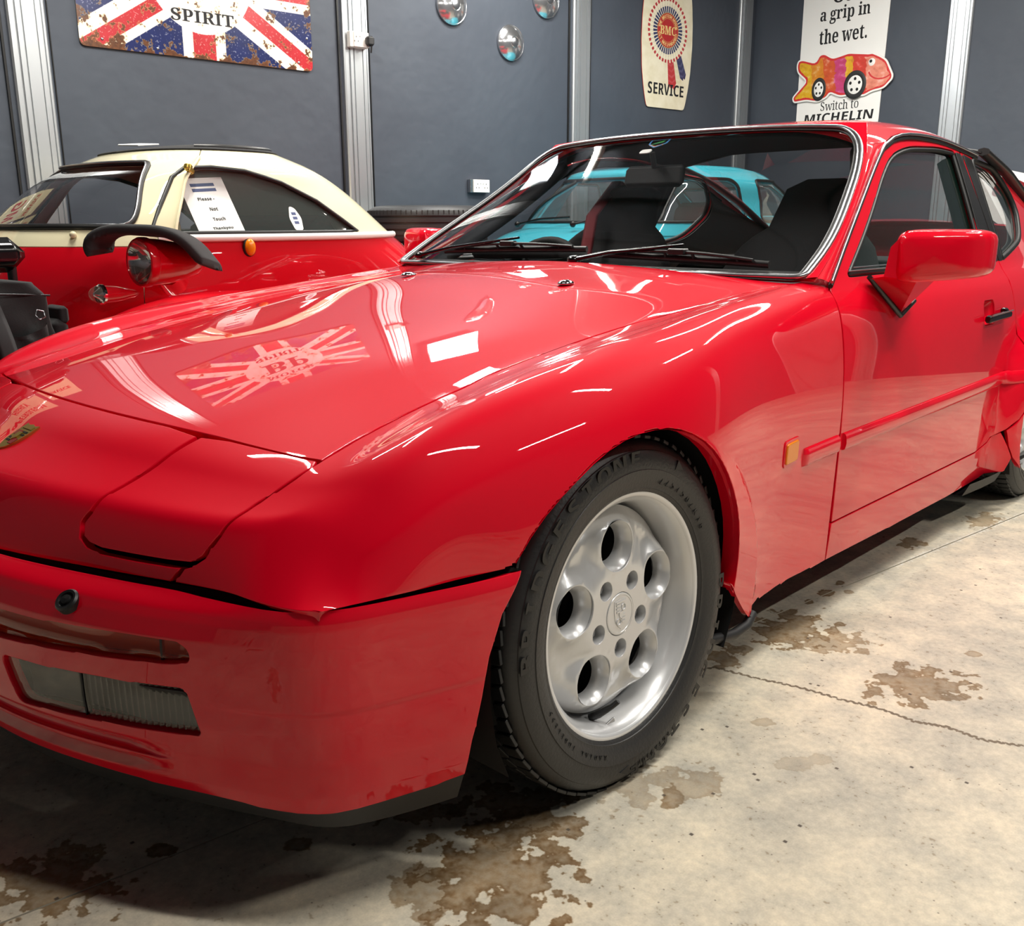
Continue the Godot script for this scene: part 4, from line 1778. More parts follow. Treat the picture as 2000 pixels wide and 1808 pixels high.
	# floor pan and bulkheads keep the inside dark
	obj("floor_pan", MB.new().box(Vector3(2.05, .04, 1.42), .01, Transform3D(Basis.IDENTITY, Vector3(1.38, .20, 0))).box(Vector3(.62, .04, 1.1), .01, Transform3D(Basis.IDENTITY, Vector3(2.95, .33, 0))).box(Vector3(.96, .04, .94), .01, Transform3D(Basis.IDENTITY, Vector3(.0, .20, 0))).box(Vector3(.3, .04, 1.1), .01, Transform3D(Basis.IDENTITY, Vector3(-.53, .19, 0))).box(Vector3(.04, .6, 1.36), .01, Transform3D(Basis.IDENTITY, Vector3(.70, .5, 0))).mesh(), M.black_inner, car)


func densify(p: PackedVector2Array, st: float) -> PackedVector2Array:
	var o := PackedVector2Array()
	for i in p.size():
		var a := p[i]
		var b := p[(i + 1) % p.size()]
		var n := maxi(1, int(a.distance_to(b) / st))
		for k in n:
			o.append(a.lerp(b, float(k) / n))
	return o


func lerp_pts(ps: Array, t: float) -> Vector3:
	var k := t * (ps.size() - 1)
	var i := mini(int(k), ps.size() - 2)
	return ps[i].lerp(ps[i + 1], k - i)


func wiper(car: Node3D, spindle: Vector2, elbow: Vector2, tip0: Vector2, tip1: Vector2) -> void:
	var on := screen_off(.022)
	var hi := screen_off(.034)
	var arm := MB.new()
	var a: Vector3 = on.call(spindle.x, spindle.y)
	var b: Vector3 = hi.call(elbow.x, elbow.y)
	arm.tube(PackedVector3Array([a, a.lerp(b, .35) + Vector3(-.004, .006, 0), b]), .0095, 8, false, .6, Vector3.UP, PackedFloat32Array([1.4, 1.0, .6]))
	arm.ball(Vector3(.02, .012, .02), Transform3D(Basis.IDENTITY, a), 14, 8)
	var w := obj("wiper", arm.mesh(), M.black_gloss, car)
	var bl := MB.new()
	var line := PackedVector3Array()
	var br := PackedVector3Array()
	for i in 13:
		var t := i / 12.0
		var q := tip0.lerp(tip1, t)
		line.append(screen_off(.008).call(q.x, q.y))
		br.append(screen_off(.013 + .016 * sin(PI * t)).call(q.x, q.y))
	bl.tube(line, .006, 6, false, 1.6)
	bl.tube(br.slice(1, 12), .0055, 6, false, .8)
	for i in [2, 5, 7, 10]:
		bl.tube(PackedVector3Array([line[i], br[i]]), .0045, 6)
	bl.box(Vector3(.03, .016, .05), .004, Transform3D(Basis.IDENTITY, br[6]))
	obj("wiper_blade", bl.mesh(), M.black_trim, w)


func s_at_x(x: float) -> float:
	var lo := .3
	var hi := bump_len + .1
	for i in 40:
		var m := (lo + hi) / 2
		if (bump_plan.at(m) as Vector3).x < x:
			lo = m
		else:
			hi = m
	return lo


func s_at_z(z: float) -> float:
	var lo := 0.0
	var hi := .9
	for i in 40:
		var m := (lo + hi) / 2
		if (bump_plan.at(m) as Vector3).z < z:
			lo = m
		else:
			hi = m
	return lo


func bump_off(d: float) -> Callable:
	return func(s: float, y: float):
		var p := bumper(s, y)
		var q: Vector3 = bump_plan.at(absf(s) + .004) - bump_plan.at(absf(s) - .004)
		var n := Vector3(-q.z, 0, q.x).normalized()
		if s < 0.0:
			n.z = -n.z
		return p + n * d


func car_bumper(car: Node3D) -> void:
	var up := Vector3(-1, .35, .0)
	var half := PackedVector2Array()
	for q in [[-.394, .176], [-.391, .20], [-.386, .235], [-.376, .28], [-.36, .36], [-.338, .42], [-.297, .4765]]:
		half.append(Vector2(s_at_x(q[0]), q[1]))
	var poly := PackedVector2Array()
	var se: float = half[-1].x
	for i in range(half.size()):
		poly.append(half[i])
	for i in range(1, 40):
		var s := lerpf(se, -se, i / 40.0)
		poly.append(Vector2(s, lerp_list([0.0, .2, .31, .43, .56, .68, 1.2], [.4745, .4755, .4775, .4780, .4765, .4745, .4765], absf(s))))
	for i in range(half.size() - 1, -1, -1):
		poly.append(Vector2(-half[i].x, half[i].y))
	for i in range(1, 30):
		var s := lerpf(-half[0].x, half[0].x, i / 30.0)
		poly.append(Vector2(s, lerp_list([0.0, .35, .62, .80, 1.0, 1.3], [.188, .184, .178, .170, .172, .176], absf(s))))
	var s0 := s_at_z(.17)
	var s1 := s_at_z(.617)
	var ind := round_poly(p2([s0, .362, s1 - .03, .388, s1, .394, s1 - .002, .409, s1 - .022, .420, s0, .408]), [.006, .02, .012, .012, .015, .006])
	var f0 := s_at_z(.285)
	var f1 := s_at_z(.612)
	var fog := round_poly(p2([f0 + .022, .268, f1 + .012, .284, f1 - .006, .351, f0 - .006, .337]), [.014, .008, .010, .014])
	var grille := rect(-.22, .272, .22, .338, .02)
	var holes := [grille]
	for sgn in [1, -1]:
		for h in [ind, fog]:
			var p := PackedVector2Array()
			for q in h:
				p.append(Vector2(q.x * sgn, q.y))
			holes.append(p)
	var mb := MB.new()
	mb.panel(bumper, poly, holes, .03, .006, .0012, .022, Vector3.ZERO, .0022)
	obj("bumper", outward(mb).mesh(), M.red_paint, car)
	# lamp units behind the openings
	for sgn in [1, -1]:
		var fl := func(p: PackedVector2Array) -> PackedVector2Array:
			var r := PackedVector2Array()
			for q in p:
				r.append(Vector2(q.x * sgn, q.y))
			return r
		var back := outward(MB.new().panel(bump_off(-.030), fl.call(ind), [], .04, .03, -.004, .002))
		var unit := obj("indicator", back.mesh(), M.amber_dark, car)
		obj("indicator_lens", outward(MB.new().panel(ribbed(-.009, .004, .0), fl.call(ind), [], .01, .02, .0005, .014)).mesh(), M.amber_lens, unit)
		var sp := s1 - .052
		obj("indicator_divider", outward(MB.new().panel(bump_off(-.0085), fl.call(rect(sp, .383, sp + .006, .419)), [], .02, .02, 0.0, .004)).mesh(), M.seal, unit)
		var fb := outward(MB.new().panel(bump_off(-.040), fl.call(fog), [], .05, .03, -.004, .002))
		var fu := obj("fog_lamp", fb.mesh(), M.satin_steel, car)
		obj("fog_reflector", outward(MB.new().panel(dish(sgn * (f0 + .10), sgn, f1), fl.call(Geometry2D.offset_polygon(fog, -.006)[0]), [], .015, .012, 0.0, .002)).mesh(), M.dark_metal, fu)
		var mid := f0 + .155
		var lensa := fl.call(Geometry2D.intersect_polygons(fog, rect(f0 - .05, .2, mid, .4))[0])
		var lensb := fl.call(Geometry2D.intersect_polygons(fog, rect(mid + .003, .2, f1 + .1, .4))[0])
		obj("fog_lens", outward(MB.new().panel(bump_off(-.007), lensa, [], .03, .02, .0006, .012)).mesh(), M.lamp_lens, fu)
		obj("fog_lens", outward(MB.new().panel(ribbed(-.007, .0035, .0105), lensb, [], .0015, .02, .0006, .012)).mesh(), M.lamp_lens, fu)
		obj("fog_divider", outward(MB.new().panel(bump_off(-.0065), fl.call(rect(mid, .272, mid + .003, .345)), [], .02, .02, 0.0, .01)).mesh(), M.dark_metal, fu)
		# washer plug
		var wz := s_at_z(.43)
		var c := bumper(wz * sgn, .4475)
		var n := (Vector3(-.55, .72, .22 * sgn)).normalized()
		obj("washer_plug", MB.new().lathe(p2([.0175, -.004, .0175, .006, .0150, .009, .0115, .0085, .0105, .006, .0075, .006, .0065, .010, .0, .011]), 28, turned(n, c)).mesh(), M.black_trim, car)
	obj("grille", outward(MB.new().panel(bump_off(-.02), grille, [], .04, .03, -.004, .002)).mesh(), M.black_inner, car)
	var slat := MB.new()
	for i in 4:
		var l := PackedVector3Array()
		for k in 9:
			l.append(bump_off(-.012).call(lerpf(-.21, .21, k / 8.0), .283 + i * .015))
		slat.tube(l, .003, 6)
	obj("grille_slat", slat.mesh(), M.black_trim, car)
	# black spoiler lip underneath
	var lip := MB.new()
	var se2 := s_at_x(-.392)
	lip.grid(func(a: float, b: float):
		var s := lerpf(-se2, se2, a)
		var p: Vector3 = bump_off(-.004 - .03 * b).call(s, .180)
		p.y = lerpf(.186, .135 - .015 * smoothstep(.7, 1.0, absf(s)), b)
		return p, 60, 6)
	for i in lip.n.size():
		if lip.n[i].dot(lip.v[i] - Vector3(.3, lip.v[i].y, 0)) < 0.0:
			lip.n[i] = -lip.n[i]
	fix_winding(lip)
	obj("spoiler_lip", lip.mesh(), M.black_plastic, car)
	# dark web behind the seam
	var web := MB.new()
	web.grid(func(a: float, b: float):
		var s := lerpf(-se, se, a)
		var p: Vector3 = bump_plan.at(absf(s))
		var k := 1.0 - .045 - .05 * b
		return Vector3((p.x + .01) * (1.0 - .09) + .0, .462 - .25 * b, signf(s) * maxf(0.0, p.z - .05)), 40, 2)
	obj("bumper_beam", outward(web).mesh(), M.black_inner, car)


func outward(m: MB) -> MB:
	# normals away from the middle of the car
	for i in m.n.size():
		var c := Vector3(m.v[i].x - .35, 0, m.v[i].z)
		if m.n[i].dot(c) < -.25 * c.length() and m.n[i].y < .6:
			m.n[i] = -m.n[i]
	fix_winding(m)
	return m


func ribbed(d: float, pitch: float, amp: float) -> Callable:
	var f0 := bump_off(d)
	return func(s: float, y: float):
		var p: Vector3 = f0.call(s, y)
		if amp > 0.0:
			p += Vector3(.0024 * absf(sin(s / amp * PI)), 0, 0)
		else:
			p += Vector3(.0006 * cos(y / .006 * TAU), 0, 0)
		return p


func dish(sm: float, sgn: int, f1: float) -> Callable:
	return func(s: float, y: float):
		var k := clampf(absf(s - sm) / .17, 0.0, 1.0)
		return bump_off(-.034 + .02 * k * k + .010 * pow((y - .31) / .035, 2.0)).call(s, y)


# ---------------------------------------------------------------- wheels
func car_wheels(car: Node3D) -> void:
	var w := make_wheel(car)
	# z of the wheel origin is the lip of the rim
	w.transform = Transform3D(Basis.from_euler(Vector3(-.05, 0, 0)), Vector3(0, WHEEL_Y, .835))
	var flip := Basis.from_euler(Vector3(0, PI, 0))
	for k in [[0.0, -1.0], [REAR_X, 1.0], [REAR_X, -1.0]]:
		var c: Node3D = w.duplicate()
		c.name = "wheel"
		car.add_child(c, true)
		var b := Basis.IDENTITY if k[1] > 0.0 else flip
		if k[0] == 0.0:
			b = Basis.from_euler(Vector3(.05, PI, 0))
		c.transform = Transform3D(b, Vector3(k[0], WHEEL_Y, (.835 if k[0] == 0.0 else .825) * k[1]))
	# discs behind the spokes
	for k in [[0.0, 1.0], [0.0, -1.0], [REAR_X, 1.0], [REAR_X, -1.0]]:
		obj("brake_disc", MB.new().lathe(p2([.06, .012, .14, .012, .142, -.012, .06, -.012]), 36, Transform3D(Basis.IDENTITY, Vector3(k[0], WHEEL_Y, .70 * k[1]))).mesh(), M.dark_metal, car)
		obj("hub", MB.new().lathe(p2([0.0, .09, .075, .09, .075, -.12, 0.0, -.12]), 24, Transform3D(Basis.IDENTITY, Vector3(k[0], WHEEL_Y, .66 * k[1]))).mesh(), M.black_inner, car)


func wheel_face(x: float, y: float) -> Vector3:
	var r := Vector2(x, y).length()
	var z := -.018 - .020 * smoothstep(.080, .150, r)
	# round collars about the five openings
	var best := 9.0
	for i in 5:
		var a := deg_to_rad(90.0 + 72.0 * i)
		best = minf(best, Vector2(x - cos(a) * .122, y - sin(a) * .122).length())
	var col := -.0215 - .75 * maxf(0.0, best - .0465)
	var k := .010
	var h := clampf(.5 + .5 * (col - z) / k, 0.0, 1.0)
	z = lerpf(z, col, h) + k * h * (1.0 - h) * .6
	z -= 2.6 * pow(maxf(0.0, r - .158), 1.35)
	return Vector3(x, y, z)


func make_wheel(car: Node3D) -> Node3D:
	var hole := func(r: float, rad: float, a: float, n: int) -> PackedVector2Array:
		var p := PackedVector2Array()
		var c := Vector2(cos(a), sin(a)) * r
		for i in n:
			p.append(c + Vector2(cos(TAU * i / n), sin(TAU * i / n)) * rad)
		return p
	var holes := []
	for i in 5:
		holes.append(hole.call(.122, .0440, deg_to_rad(90.0 + 72.0 * i), 36))
		holes.append(hole.call(.0630, .0165, deg_to_rad(54.0 + 72.0 * i), 24))
	holes.append(hole.call(0.0, .0385, 0.0, 40))
	var disc: PackedVector2Array = hole.call(0.0, .1865, 0.0, 96)
	var rim := MB.new().panel(wheel_face, disc, holes, .0085, .0085, 0.0, .004, Vector3(0, 0, 1), .0012)
	# funnels of the openings, wells of the nuts
	for i in 5:
		var a := deg_to_rad(90.0 + 72.0 * i)
		var c := Vector3(cos(a) * .122, sin(a) * .122, 0)
		var z := -.0225
		rim.lathe(p2([.0325, z - .030, .0330, z - .024, .0350, z - .016, .0388, z - .006, .0442, z]), 36, Transform3D(Basis.IDENTITY, c))
		flip_last(rim, 4 * 37 * 2)
		var b := deg_to_rad(54.0 + 72.0 * i)
		var d := Vector3(cos(b) * .063, sin(b) * .063, 0)
		rim.lathe(p2([0.0, -.045, .0140, -.045, .0150, -.03, .0168, -.0185]), 24, Transform3D(Basis.IDENTITY, d))
		flip_last(rim, 3 * 25 * 2)
	# barrel and lip
	rim.lathe(p2([.1855, -.078, .1905, -.070, .1925, -.050, .1945, -.030, .1985, -.016, .2035, -.008, .2075, -.004]), 96)
	flip_last(rim, 6 * 97 * 2)
	rim.lathe(p2([.2207, -.016, .2207, -.008, .2203, -.003, .2190, -.0005, .2170, .0005, .2120, .0002, .2090, -.0015, .2070, -.0045]), 96)
	rim.lathe(p2([.183, -.20, .186, -.075]), 64)
	flip_last(rim, 65 * 2)
	var w := obj("wheel", rim.mesh(), M.wheel_silver, car)
	# back rings, and an added black disc as painted shade behind the openings
	obj("wheel_shade_back", MB.new().lathe(p2([.0, -.085, .186, -.085]), 48).lathe(p2([.05, -.075, .088, -.076]), 48).lathe(p2([.155, -.078, .185, -.080]), 48).mesh(), M.black_inner, w)
	# cap with an embossed shield
	obj("centre_cap", MB.new().lathe(p2([.0378, -.022, .0378, -.0185, .0368, -.0172, .034, -.0168, .0335, -.0175, 0.0, -.0175]), 48).mesh(), M.wheel_silver, w)
	var sh := PackedVector2Array()
	for a in [[-.016, .026], [0, .028], [.016, .026], [.0175, .008], [.015, -.010], [.008, -.021], [0, -.027], [-.008, -.021], [-.015, -.010], [-.0175, .008]]:
		sh.append(Vector2(a[0], a[1]))
	var emb := MB.new().extrude(sh, -.018, -.0165, Transform3D.IDENTITY, .5)
	for i in 3:
		emb.extrude(rect(.002, -.016 + i * .006, .012, -.013 + i * .006), -.0166, -.0152)
		emb.extrude(rect(-.012, .004 + i * .006, -.002, .007 + i * .006), -.0166, -.0152)
	emb.extrude(rect(-.013, .021, .013, .024), -.0166, -.0152)
	emb.extrude(p2([-.005, .005, .005, .005, .005, -.003, 0, -.008, -.005, -.003]), -.0166, -.0150)
	emb.lathe(p2([.0048, -.0165, .0055, -.0148, .0062, -.0165]), 16, Transform3D(Basis.IDENTITY, Vector3(.007, .012, 0)))
	emb.lathe(p2([.0048, -.0165, .0055, -.0148, .0062, -.0165]), 16, Transform3D(Basis.IDENTITY, Vector3(-.007, -.012, 0)))
	obj("cap_emblem", emb.mesh(), M.wheel_silver, w)
	for i in 5:
		var b := deg_to_rad(54.0 + 72.0 * i)
		obj("wheel_nut", MB.new().lathe(p2([.0095, -.045, .0095, -.034, .0075, -.031, 0.0, -.031]), 6, Transform3D(Basis.from_euler(Vector3(0, 0, i)), Vector3(cos(b) * .063, sin(b) * .063, 0)), 10.0).mesh(), M.satin_steel, w)
	# valve
	var va := deg_to_rad(253.0)
	var vd := Vector3(cos(va), sin(va), 0)
	obj("valve", MB.new().tube(PackedVector3Array([vd * .190 + Vector3(0, 0, -.045), vd * .180 + Vector3(.002, 0, -.030), vd * .168 + Vector3(.010, .004, -.010), vd * .160 + Vector3(.014, .007, .0)]), .0062, 10, false, 1.0, Vector3.UP, PackedFloat32Array([1.15, 1.2, .8, .75])).mesh(), M.black_trim, w)
	obj("balance_weight", MB.new().box(Vector3(.026, .010, .004), .001, Transform3D(Basis.from_euler(Vector3(0, 0, .18)), Vector3(-.030, -.1955, -.022))).mesh(), M.satin_steel, w)
	# tyre
	var zc := -.0965
	var half := [[.2030, -.075], [.2120, -.006], [.2165, .001], [.2225, .0045], [.2232, .0060], [.2262, .0062], [.2300, .0085], [.2400, .0125], [.2520, .0150], [.2560, .0156], [.2568, .0142], [.2600, .0144], [.2700, .0140], [.2800, .0120], [.2880, .0082], [.2890, .0062], [.2960, .0022], [.3010, -.004], [.3050, -.012], [.3070, -.022]]
	var pr := PackedVector2Array()
	for q in half:
		pr.append(Vector2(q[0], q[1]))
	pr.append(Vector2(.3078, -.055))
	pr.append(Vector2(.3080, zc))
	var rest := PackedVector2Array()
	for i in range(pr.size() - 2, -1, -1):
		rest.append(Vector2(pr[i].x, 2.0 * zc - pr[i].y))
	pr.append_array(rest)
	var ty := MB.new().lathe(pr, 120, Transform3D.IDENTITY, 30.0)
	for i in ty.v.size():
		var q := Vector3(ty.v[i].x, ty.v[i].y, 0)
		if ty.n[i].dot(q.normalized() * .4 + Vector3(0, 0, signf(ty.v[i].z - zc))) < -.2:
			ty.n[i] = -ty.n[i]
	fix_winding(ty)
	flatten(ty)
	var tyre := obj("tyre", ty.mesh(), M.rubber, w)
	# tread: rows of slanted blocks, shoulders and ribs
	var tr := MB.new()
	var rows := [[-.024, .034, 66, .35], [-.0615, .030, 60, .9], [zc, .026, 54, 0.0], [2 * zc + .0615, .030, 60, -.9], [2 * zc + .024, .034, 66, -.35]]
	for r in rows:
		for i in r[2]:
			var a: float = TAU * i / r[2] + r[3] * .03
			var len: float = TAU * .3105 / r[2] * .80
			var t := Transform3D(Basis(Vector3(0, 0, 1), a), Vector3.ZERO) * Transform3D(Basis(Vector3(1, 0, 0), r[3] * .55), Vector3(.3095, 0, r[0]))
			tr.box(Vector3(.0066, len, r[1]), .0016, t)
	flatten(tr)
	var tread := obj("tyre_tread", tr.mesh(), M.rubber, w)
	tread.set_meta("kind", "stuff")
	# raised lettering on the wall of the tyre
	var lt := MB.new()
	arc_text(lt, "BRIDGESTONE", 182.0, 84.0, .2755, .0270, .0133, true, 1.2)
	arc_text(lt, "BRIDGESTONE", 2.0, -96.0, .2755, .0270, .0133, true, 1.2)
	arc_text(lt, "225/50ZR16", 72.0, 26.0, .2395, .013, .0128, false, .75)
	arc_text(lt, "RADIAL TUBELESS", 250.0, 200.0, .2415, .0085, .0132, false, .75)
	arc_text(lt, "ROTATION", 292.0, 270.0, .2745, .008, .0140, false, .8)
	for a0 in [60.0, 262.0]:
		var t := Transform3D(Basis(Vector3(0, 0, 1), deg_to_rad(a0 - 90.0)), Vector3.ZERO)
		lt.extrude(p2([-.012, .266, .012, .274, -.010, .284]), .010, .0150, t)
	flatten(lt)
	obj("tyre_lettering", lt.mesh(), M.rubber_mark, w)
	return w


func flatten(m: MB) -> void:
	for i in m.v.size():
		if m.v[i].y < -WHEEL_Y + .0006:
			m.v[i].y = -WHEEL_Y + .0006


func flip_last(m: MB, cnt: int) -> void:
	# inside faces: turn the last «cnt» vertices and their triangles round
	var k := m.v.size() - cnt
	for i in range(k, m.v.size()):
		m.n[i] = -m.n[i]
	for i in range(0, m.ix.size(), 3):
		if m.ix[i] >= k:
			var t := m.ix[i + 1]
			m.ix[i + 1] = m.ix[i + 2]
			m.ix[i + 2] = t


func arc_text(mb: MB, txt: String, a0: float, a1: float, r: float, h: float, z: float, bold: bool, wide: float) -> void:
	var f := SystemFont.new()
	f.font_names = PackedStringArray(["Droid Sans"])
	f.font_weight = 700 if bold else 400
	var n := txt.length()
	for i in n:
		if txt[i] == " ":
			continue
		var tm := TextMesh.new()
		tm.font = f
		tm.text = txt[i]
		tm.font_size = 32
		tm.pixel_size = h / 23.0
		tm.depth = .0013
		tm.curve_step = 4.0
		var arr := tm.get_mesh_arrays()
		var vs: PackedVector3Array = arr[Mesh.ARRAY_VERTEX]
		var ns: PackedVector3Array = arr[Mesh.ARRAY_NORMAL]
		var ids = arr[Mesh.ARRAY_INDEX]
		var lo := vs[0]
		var hi := vs[0]
		for q in vs:
			lo = lo.min(q)
			hi = hi.max(q)
		var c := (lo + hi) / 2
		var a := deg_to_rad(lerpf(a0, a1, (i + .5) / n))
		var sx := wide * 1.25
		var t := Transform3D(Basis(Vector3(0, 0, 1), a - PI / 2), Vector3.ZERO)
		var k := mb.v.size()
		for j in vs.size():
			var q := vs[j] - c
			mb.vert(t * Vector3(q.x * sx, q.y + r, z + q.z), (t.basis * ns[j]).normalized())
		if ids == null or ids.size() == 0:
			for j in vs.size():
				mb.ix.append(k + j)
		else:
			for j in ids:
				mb.ix.append(k + j)


# ---------------------------------------------------------------- inside the car
func car_inside(car: Node3D) -> void:
	for z in [.36, -.36]:
		var s := MB.new()
		# back with a built-in head rest
		s.grid(func(a: float, b: float):
			var t := TAU * a
			var y := lerpf(.40, 1.085, b)
			var w := lerp_list([.40, .55, .80, .90, .94, 1.06, 1.085], [.25, .27, .255, .20, .135, .115, .06], y)
			var dd := lerp_list([.40, .80, .92, 1.06, 1.085], [.085, .065, .05, .04, .015], y)
			var cx := 1.26 + (y - .40) * .54
			var c := cos(t)
			var n := sin(t)
			return Vector3(cx + signf(c) * pow(absf(c), .6) * dd, y, z + signf(n) * pow(absf(n), .6) * w), 32, 24)
		for i in s.n.size():
			var cx := 1.26 + (s.v[i].y - .40) * .54
			if s.n[i].dot(Vector3(s.v[i].x - cx, 0, s.v[i].z - z)) < 0.0:
				s.n[i] = -s.n[i]
		fix_winding(s)
		s.box(Vector3(.54, .16, .50), .06, Transform3D(Basis.from_euler(Vector3(0, 0, .1)), Vector3(1.12, .38, z)))
		obj("seat", s.mesh(), M.seat_cloth, car)
	# dash with its hood, wheel, console
	var d := MB.new()
	d.grid(func(a: float, b: float):
		var z := lerpf(-.69, .69, a)
		return lerp_pts([Vector3(.82, .80, z), Vector3(.93, .842, z), Vector3(1.06, .835, z), Vector3(1.11, .80, z), Vector3(1.08, .70, z), Vector3(1.0, .55, z)], b), 10, 20, true)
	for i in d.n.size():
		if d.n[i].dot(d.v[i] - Vector3(.95, .66, d.v[i].z)) < 0.0:
			d.n[i] = -d.n[i]
	fix_winding(d)
	d.box(Vector3(.18, .05, .40), .03, Transform3D(Basis.from_euler(Vector3(0, 0, -.15)), Vector3(1.07, .855, -.36)))
	d.box(Vector3(.8, .22, .18), .03, Transform3D(Basis.IDENTITY, Vector3(1.45, .40, 0)))
	obj("dashboard", d.mesh(), M.dash_black, car)
	var ring := PackedVector3Array()
	for i in 36:
		var a := TAU * i / 36
		ring.append(Vector3(1.10 + sin(a) * .075, .735 + sin(a) * .165, -.36 + cos(a) * .185))
	var sw := MB.new().tube(ring, .014, 8, true)
	sw.box(Vector3(.05, .10, .14), .02, Transform3D(Basis.from_euler(Vector3(0, 0, -.42)), Vector3(1.09, .735, -.36)))
	sw.box(Vector3(.02, .03, .34), .008, Transform3D(Basis.IDENTITY, Vector3(1.095, .735, -.36)))
	obj("steering_wheel", sw.mesh(), M.dash_black, car)
	# rear shelf, rear seat backs and roof lining
	obj("rear_shelf", MB.new().box(Vector3(.95, .03, 1.18), .01, Transform3D(Basis.from_euler(Vector3(0, 0, -.02)), Vector3(2.62, .80, 0))).box(Vector3(.10, .40, 1.15), .05, Transform3D(Basis.from_euler(Vector3(0, 0, -.3)), Vector3(2.18, .62, 0))).mesh(), M.seat_cloth, car)
	var rl := MB.new().panel(func(a: float, b: float): return roof(a, b) + Vector3(0, -.028, 0), p2([.01, -.97, .99, -.97, .99, .97, .01, .97]), [], .12, .1, 0.0, .004, Vector3(0, -1, 0))
	obj("roof_lining", rl.mesh(), M.seat_cloth, car)
	for s in [-1, 1]:
		var pc := MB.new()
		var l := PackedVector3Array()
		for i in 12:
			var e: Vector3 = ws_edge.at(i / 11.0)
			l.append(Vector3(e.x + .06, e.y - .055, (e.z - .022) * s))
		pc.tube(l, .026, 8)
		pc.tube(PackedVector3Array([Vector3(2.06, .80, .70 * s), Vector3(2.10, 1.15, .555 * s)]), .04, 8)
		pc.box(Vector3(1.15, .5, .05), .02, Transform3D(Basis.IDENTITY, Vector3(1.5, .55, .70 * s)))
		obj("pillar_lining", pc.mesh(), M.dash_black, car)
	# mirror, its foot, tax disc and club sticker on the screen
	var rm := MB.new().box(Vector3(.03, .070, .21), .014, Transform3D(Basis.from_euler(Vector3(0, .12, -.25)), Vector3(1.362, 1.098, -.09)))
	rm.tube(PackedVector3Array([Vector3(1.345, 1.170, -.09), Vector3(1.362, 1.12, -.09)]), .009, 8)
	obj("rear_view_mirror", rm.mesh(), M.dash_black, car)
	obj("mirror_pad", MB.new().panel(screen_off(-.010), round_poly(p2([-.20, .86, -.13, .86, -.13, .895, -.20, .895]), .016), [], .03, .02, 0.0, .003, Vector3(-.5, 1, 0)).mesh(), M.white_plastic, car)
	var stk := MB.new()
	var shield := round_poly(p2([-.195, .982, -.065, .982, -.07, .935, -.13, .900, -.19, .935]), .012)
	stk.panel(screen_off(-.009), shield, [Geometry2D.offset_polygon(shield, -.010)[0]], .03, .02, 0.0, .001, Vector3(-.5, 1, 0))
	obj("screen_sticker", stk.mesh(), mat("sticker_blue", rgb8(60, 130, 190), .5), car)
	obj("sticker_stripe", MB.new().panel(screen_off(-.009), p2([-.17, .93, -.10, .95, -.095, .967, -.15, .945]), [], .03, .02, 0.0, .001, Vector3(-.5, 1, 0)).mesh(), mat("sticker_green", rgb8(40, 150, 70), .5), car)
	obj("sticker_band", MB.new().panel(screen_off(-.009), p2([-.175, .925, -.13, .908, -.085, .925, -.085, .933, -.13, .918, -.175, .933]), [], .03, .02, 0.0, .001, Vector3(-.5, 1, 0)).mesh(), mat("sticker_orange", rgb8(220, 130, 40), .5), car)
	# seat belts
	var belt := MB.new()
	belt.tube(PackedVector3Array([Vector3(2.02, 1.02, -.60), Vector3(1.66, 1.10, -.46), Vector3(1.44, .98, -.40), Vector3(1.28, .70, -.33), Vector3(1.2, .45, -.16)]), .022, 6, false, .15)
	obj("seat_belt", belt.mesh(), mat("belt_red", rgb8(110, 12, 24), .8), car)


# ---------------------------------------------------------------- the bubble car
class Pod:
	# a rounded shell: plan outlines that change with height
	var xf: Sp
	var xr: Sp
	var b: Sp
	var cz := 0.0
	var e := .77

	func at(th: float, y: float) -> Vector3:
		var f: float = xf.at(y)
		var r: float = xr.at(y)
		var w: float = maxf(b.at(y), .001)
		var c := cos(th)
		var s := sin(th)
		var cx := (f + r) / 2
		return Vector3(cx - (r - f) / 2 * signf(c) * pow(absf(c), e), y, cz + w * signf(s) * pow(absf(s), e))

	func theta(x: float, y: float) -> float:
		var f: float = xf.at(y)
		var r: float = xr.at(y)
		var k := clampf(((f + r) / 2 - x) / ((r - f) / 2), -1.0, 1.0)
		return acos(signf(k) * pow(absf(k), 1.0 / e))


func pod_off(p: Pod, d: float) -> Callable:
	return func(th: float, y: float):
		var q := p.at(th, y)
		var n := (p.at(th + .02, y) - p.at(th - .02, y)).cross(p.at(th, y + .006) - p.at(th, y - .006)).normalized()
		if n.dot(q - Vector3(.8, y - .1, p.cz)) < 0.0:
			n = -n
		return q + n * d


func shell(f: Callable, poly: PackedVector2Array, holes: Array, da: float, db: float, centre: Vector3, gap := .001, deep := .012) -> MB:
	var m := MB.new().panel(f, poly, holes, da, db, gap, deep)
	var bad := 0
	for i in m.n.size():
		if m.n[i].dot(m.v[i] - centre) < 0.0:
			bad += 1
	if bad * 2 > m.n.size():
		for i in m.n.size():
			m.n[i] = -m.n[i]
		fix_winding(m)
	return m


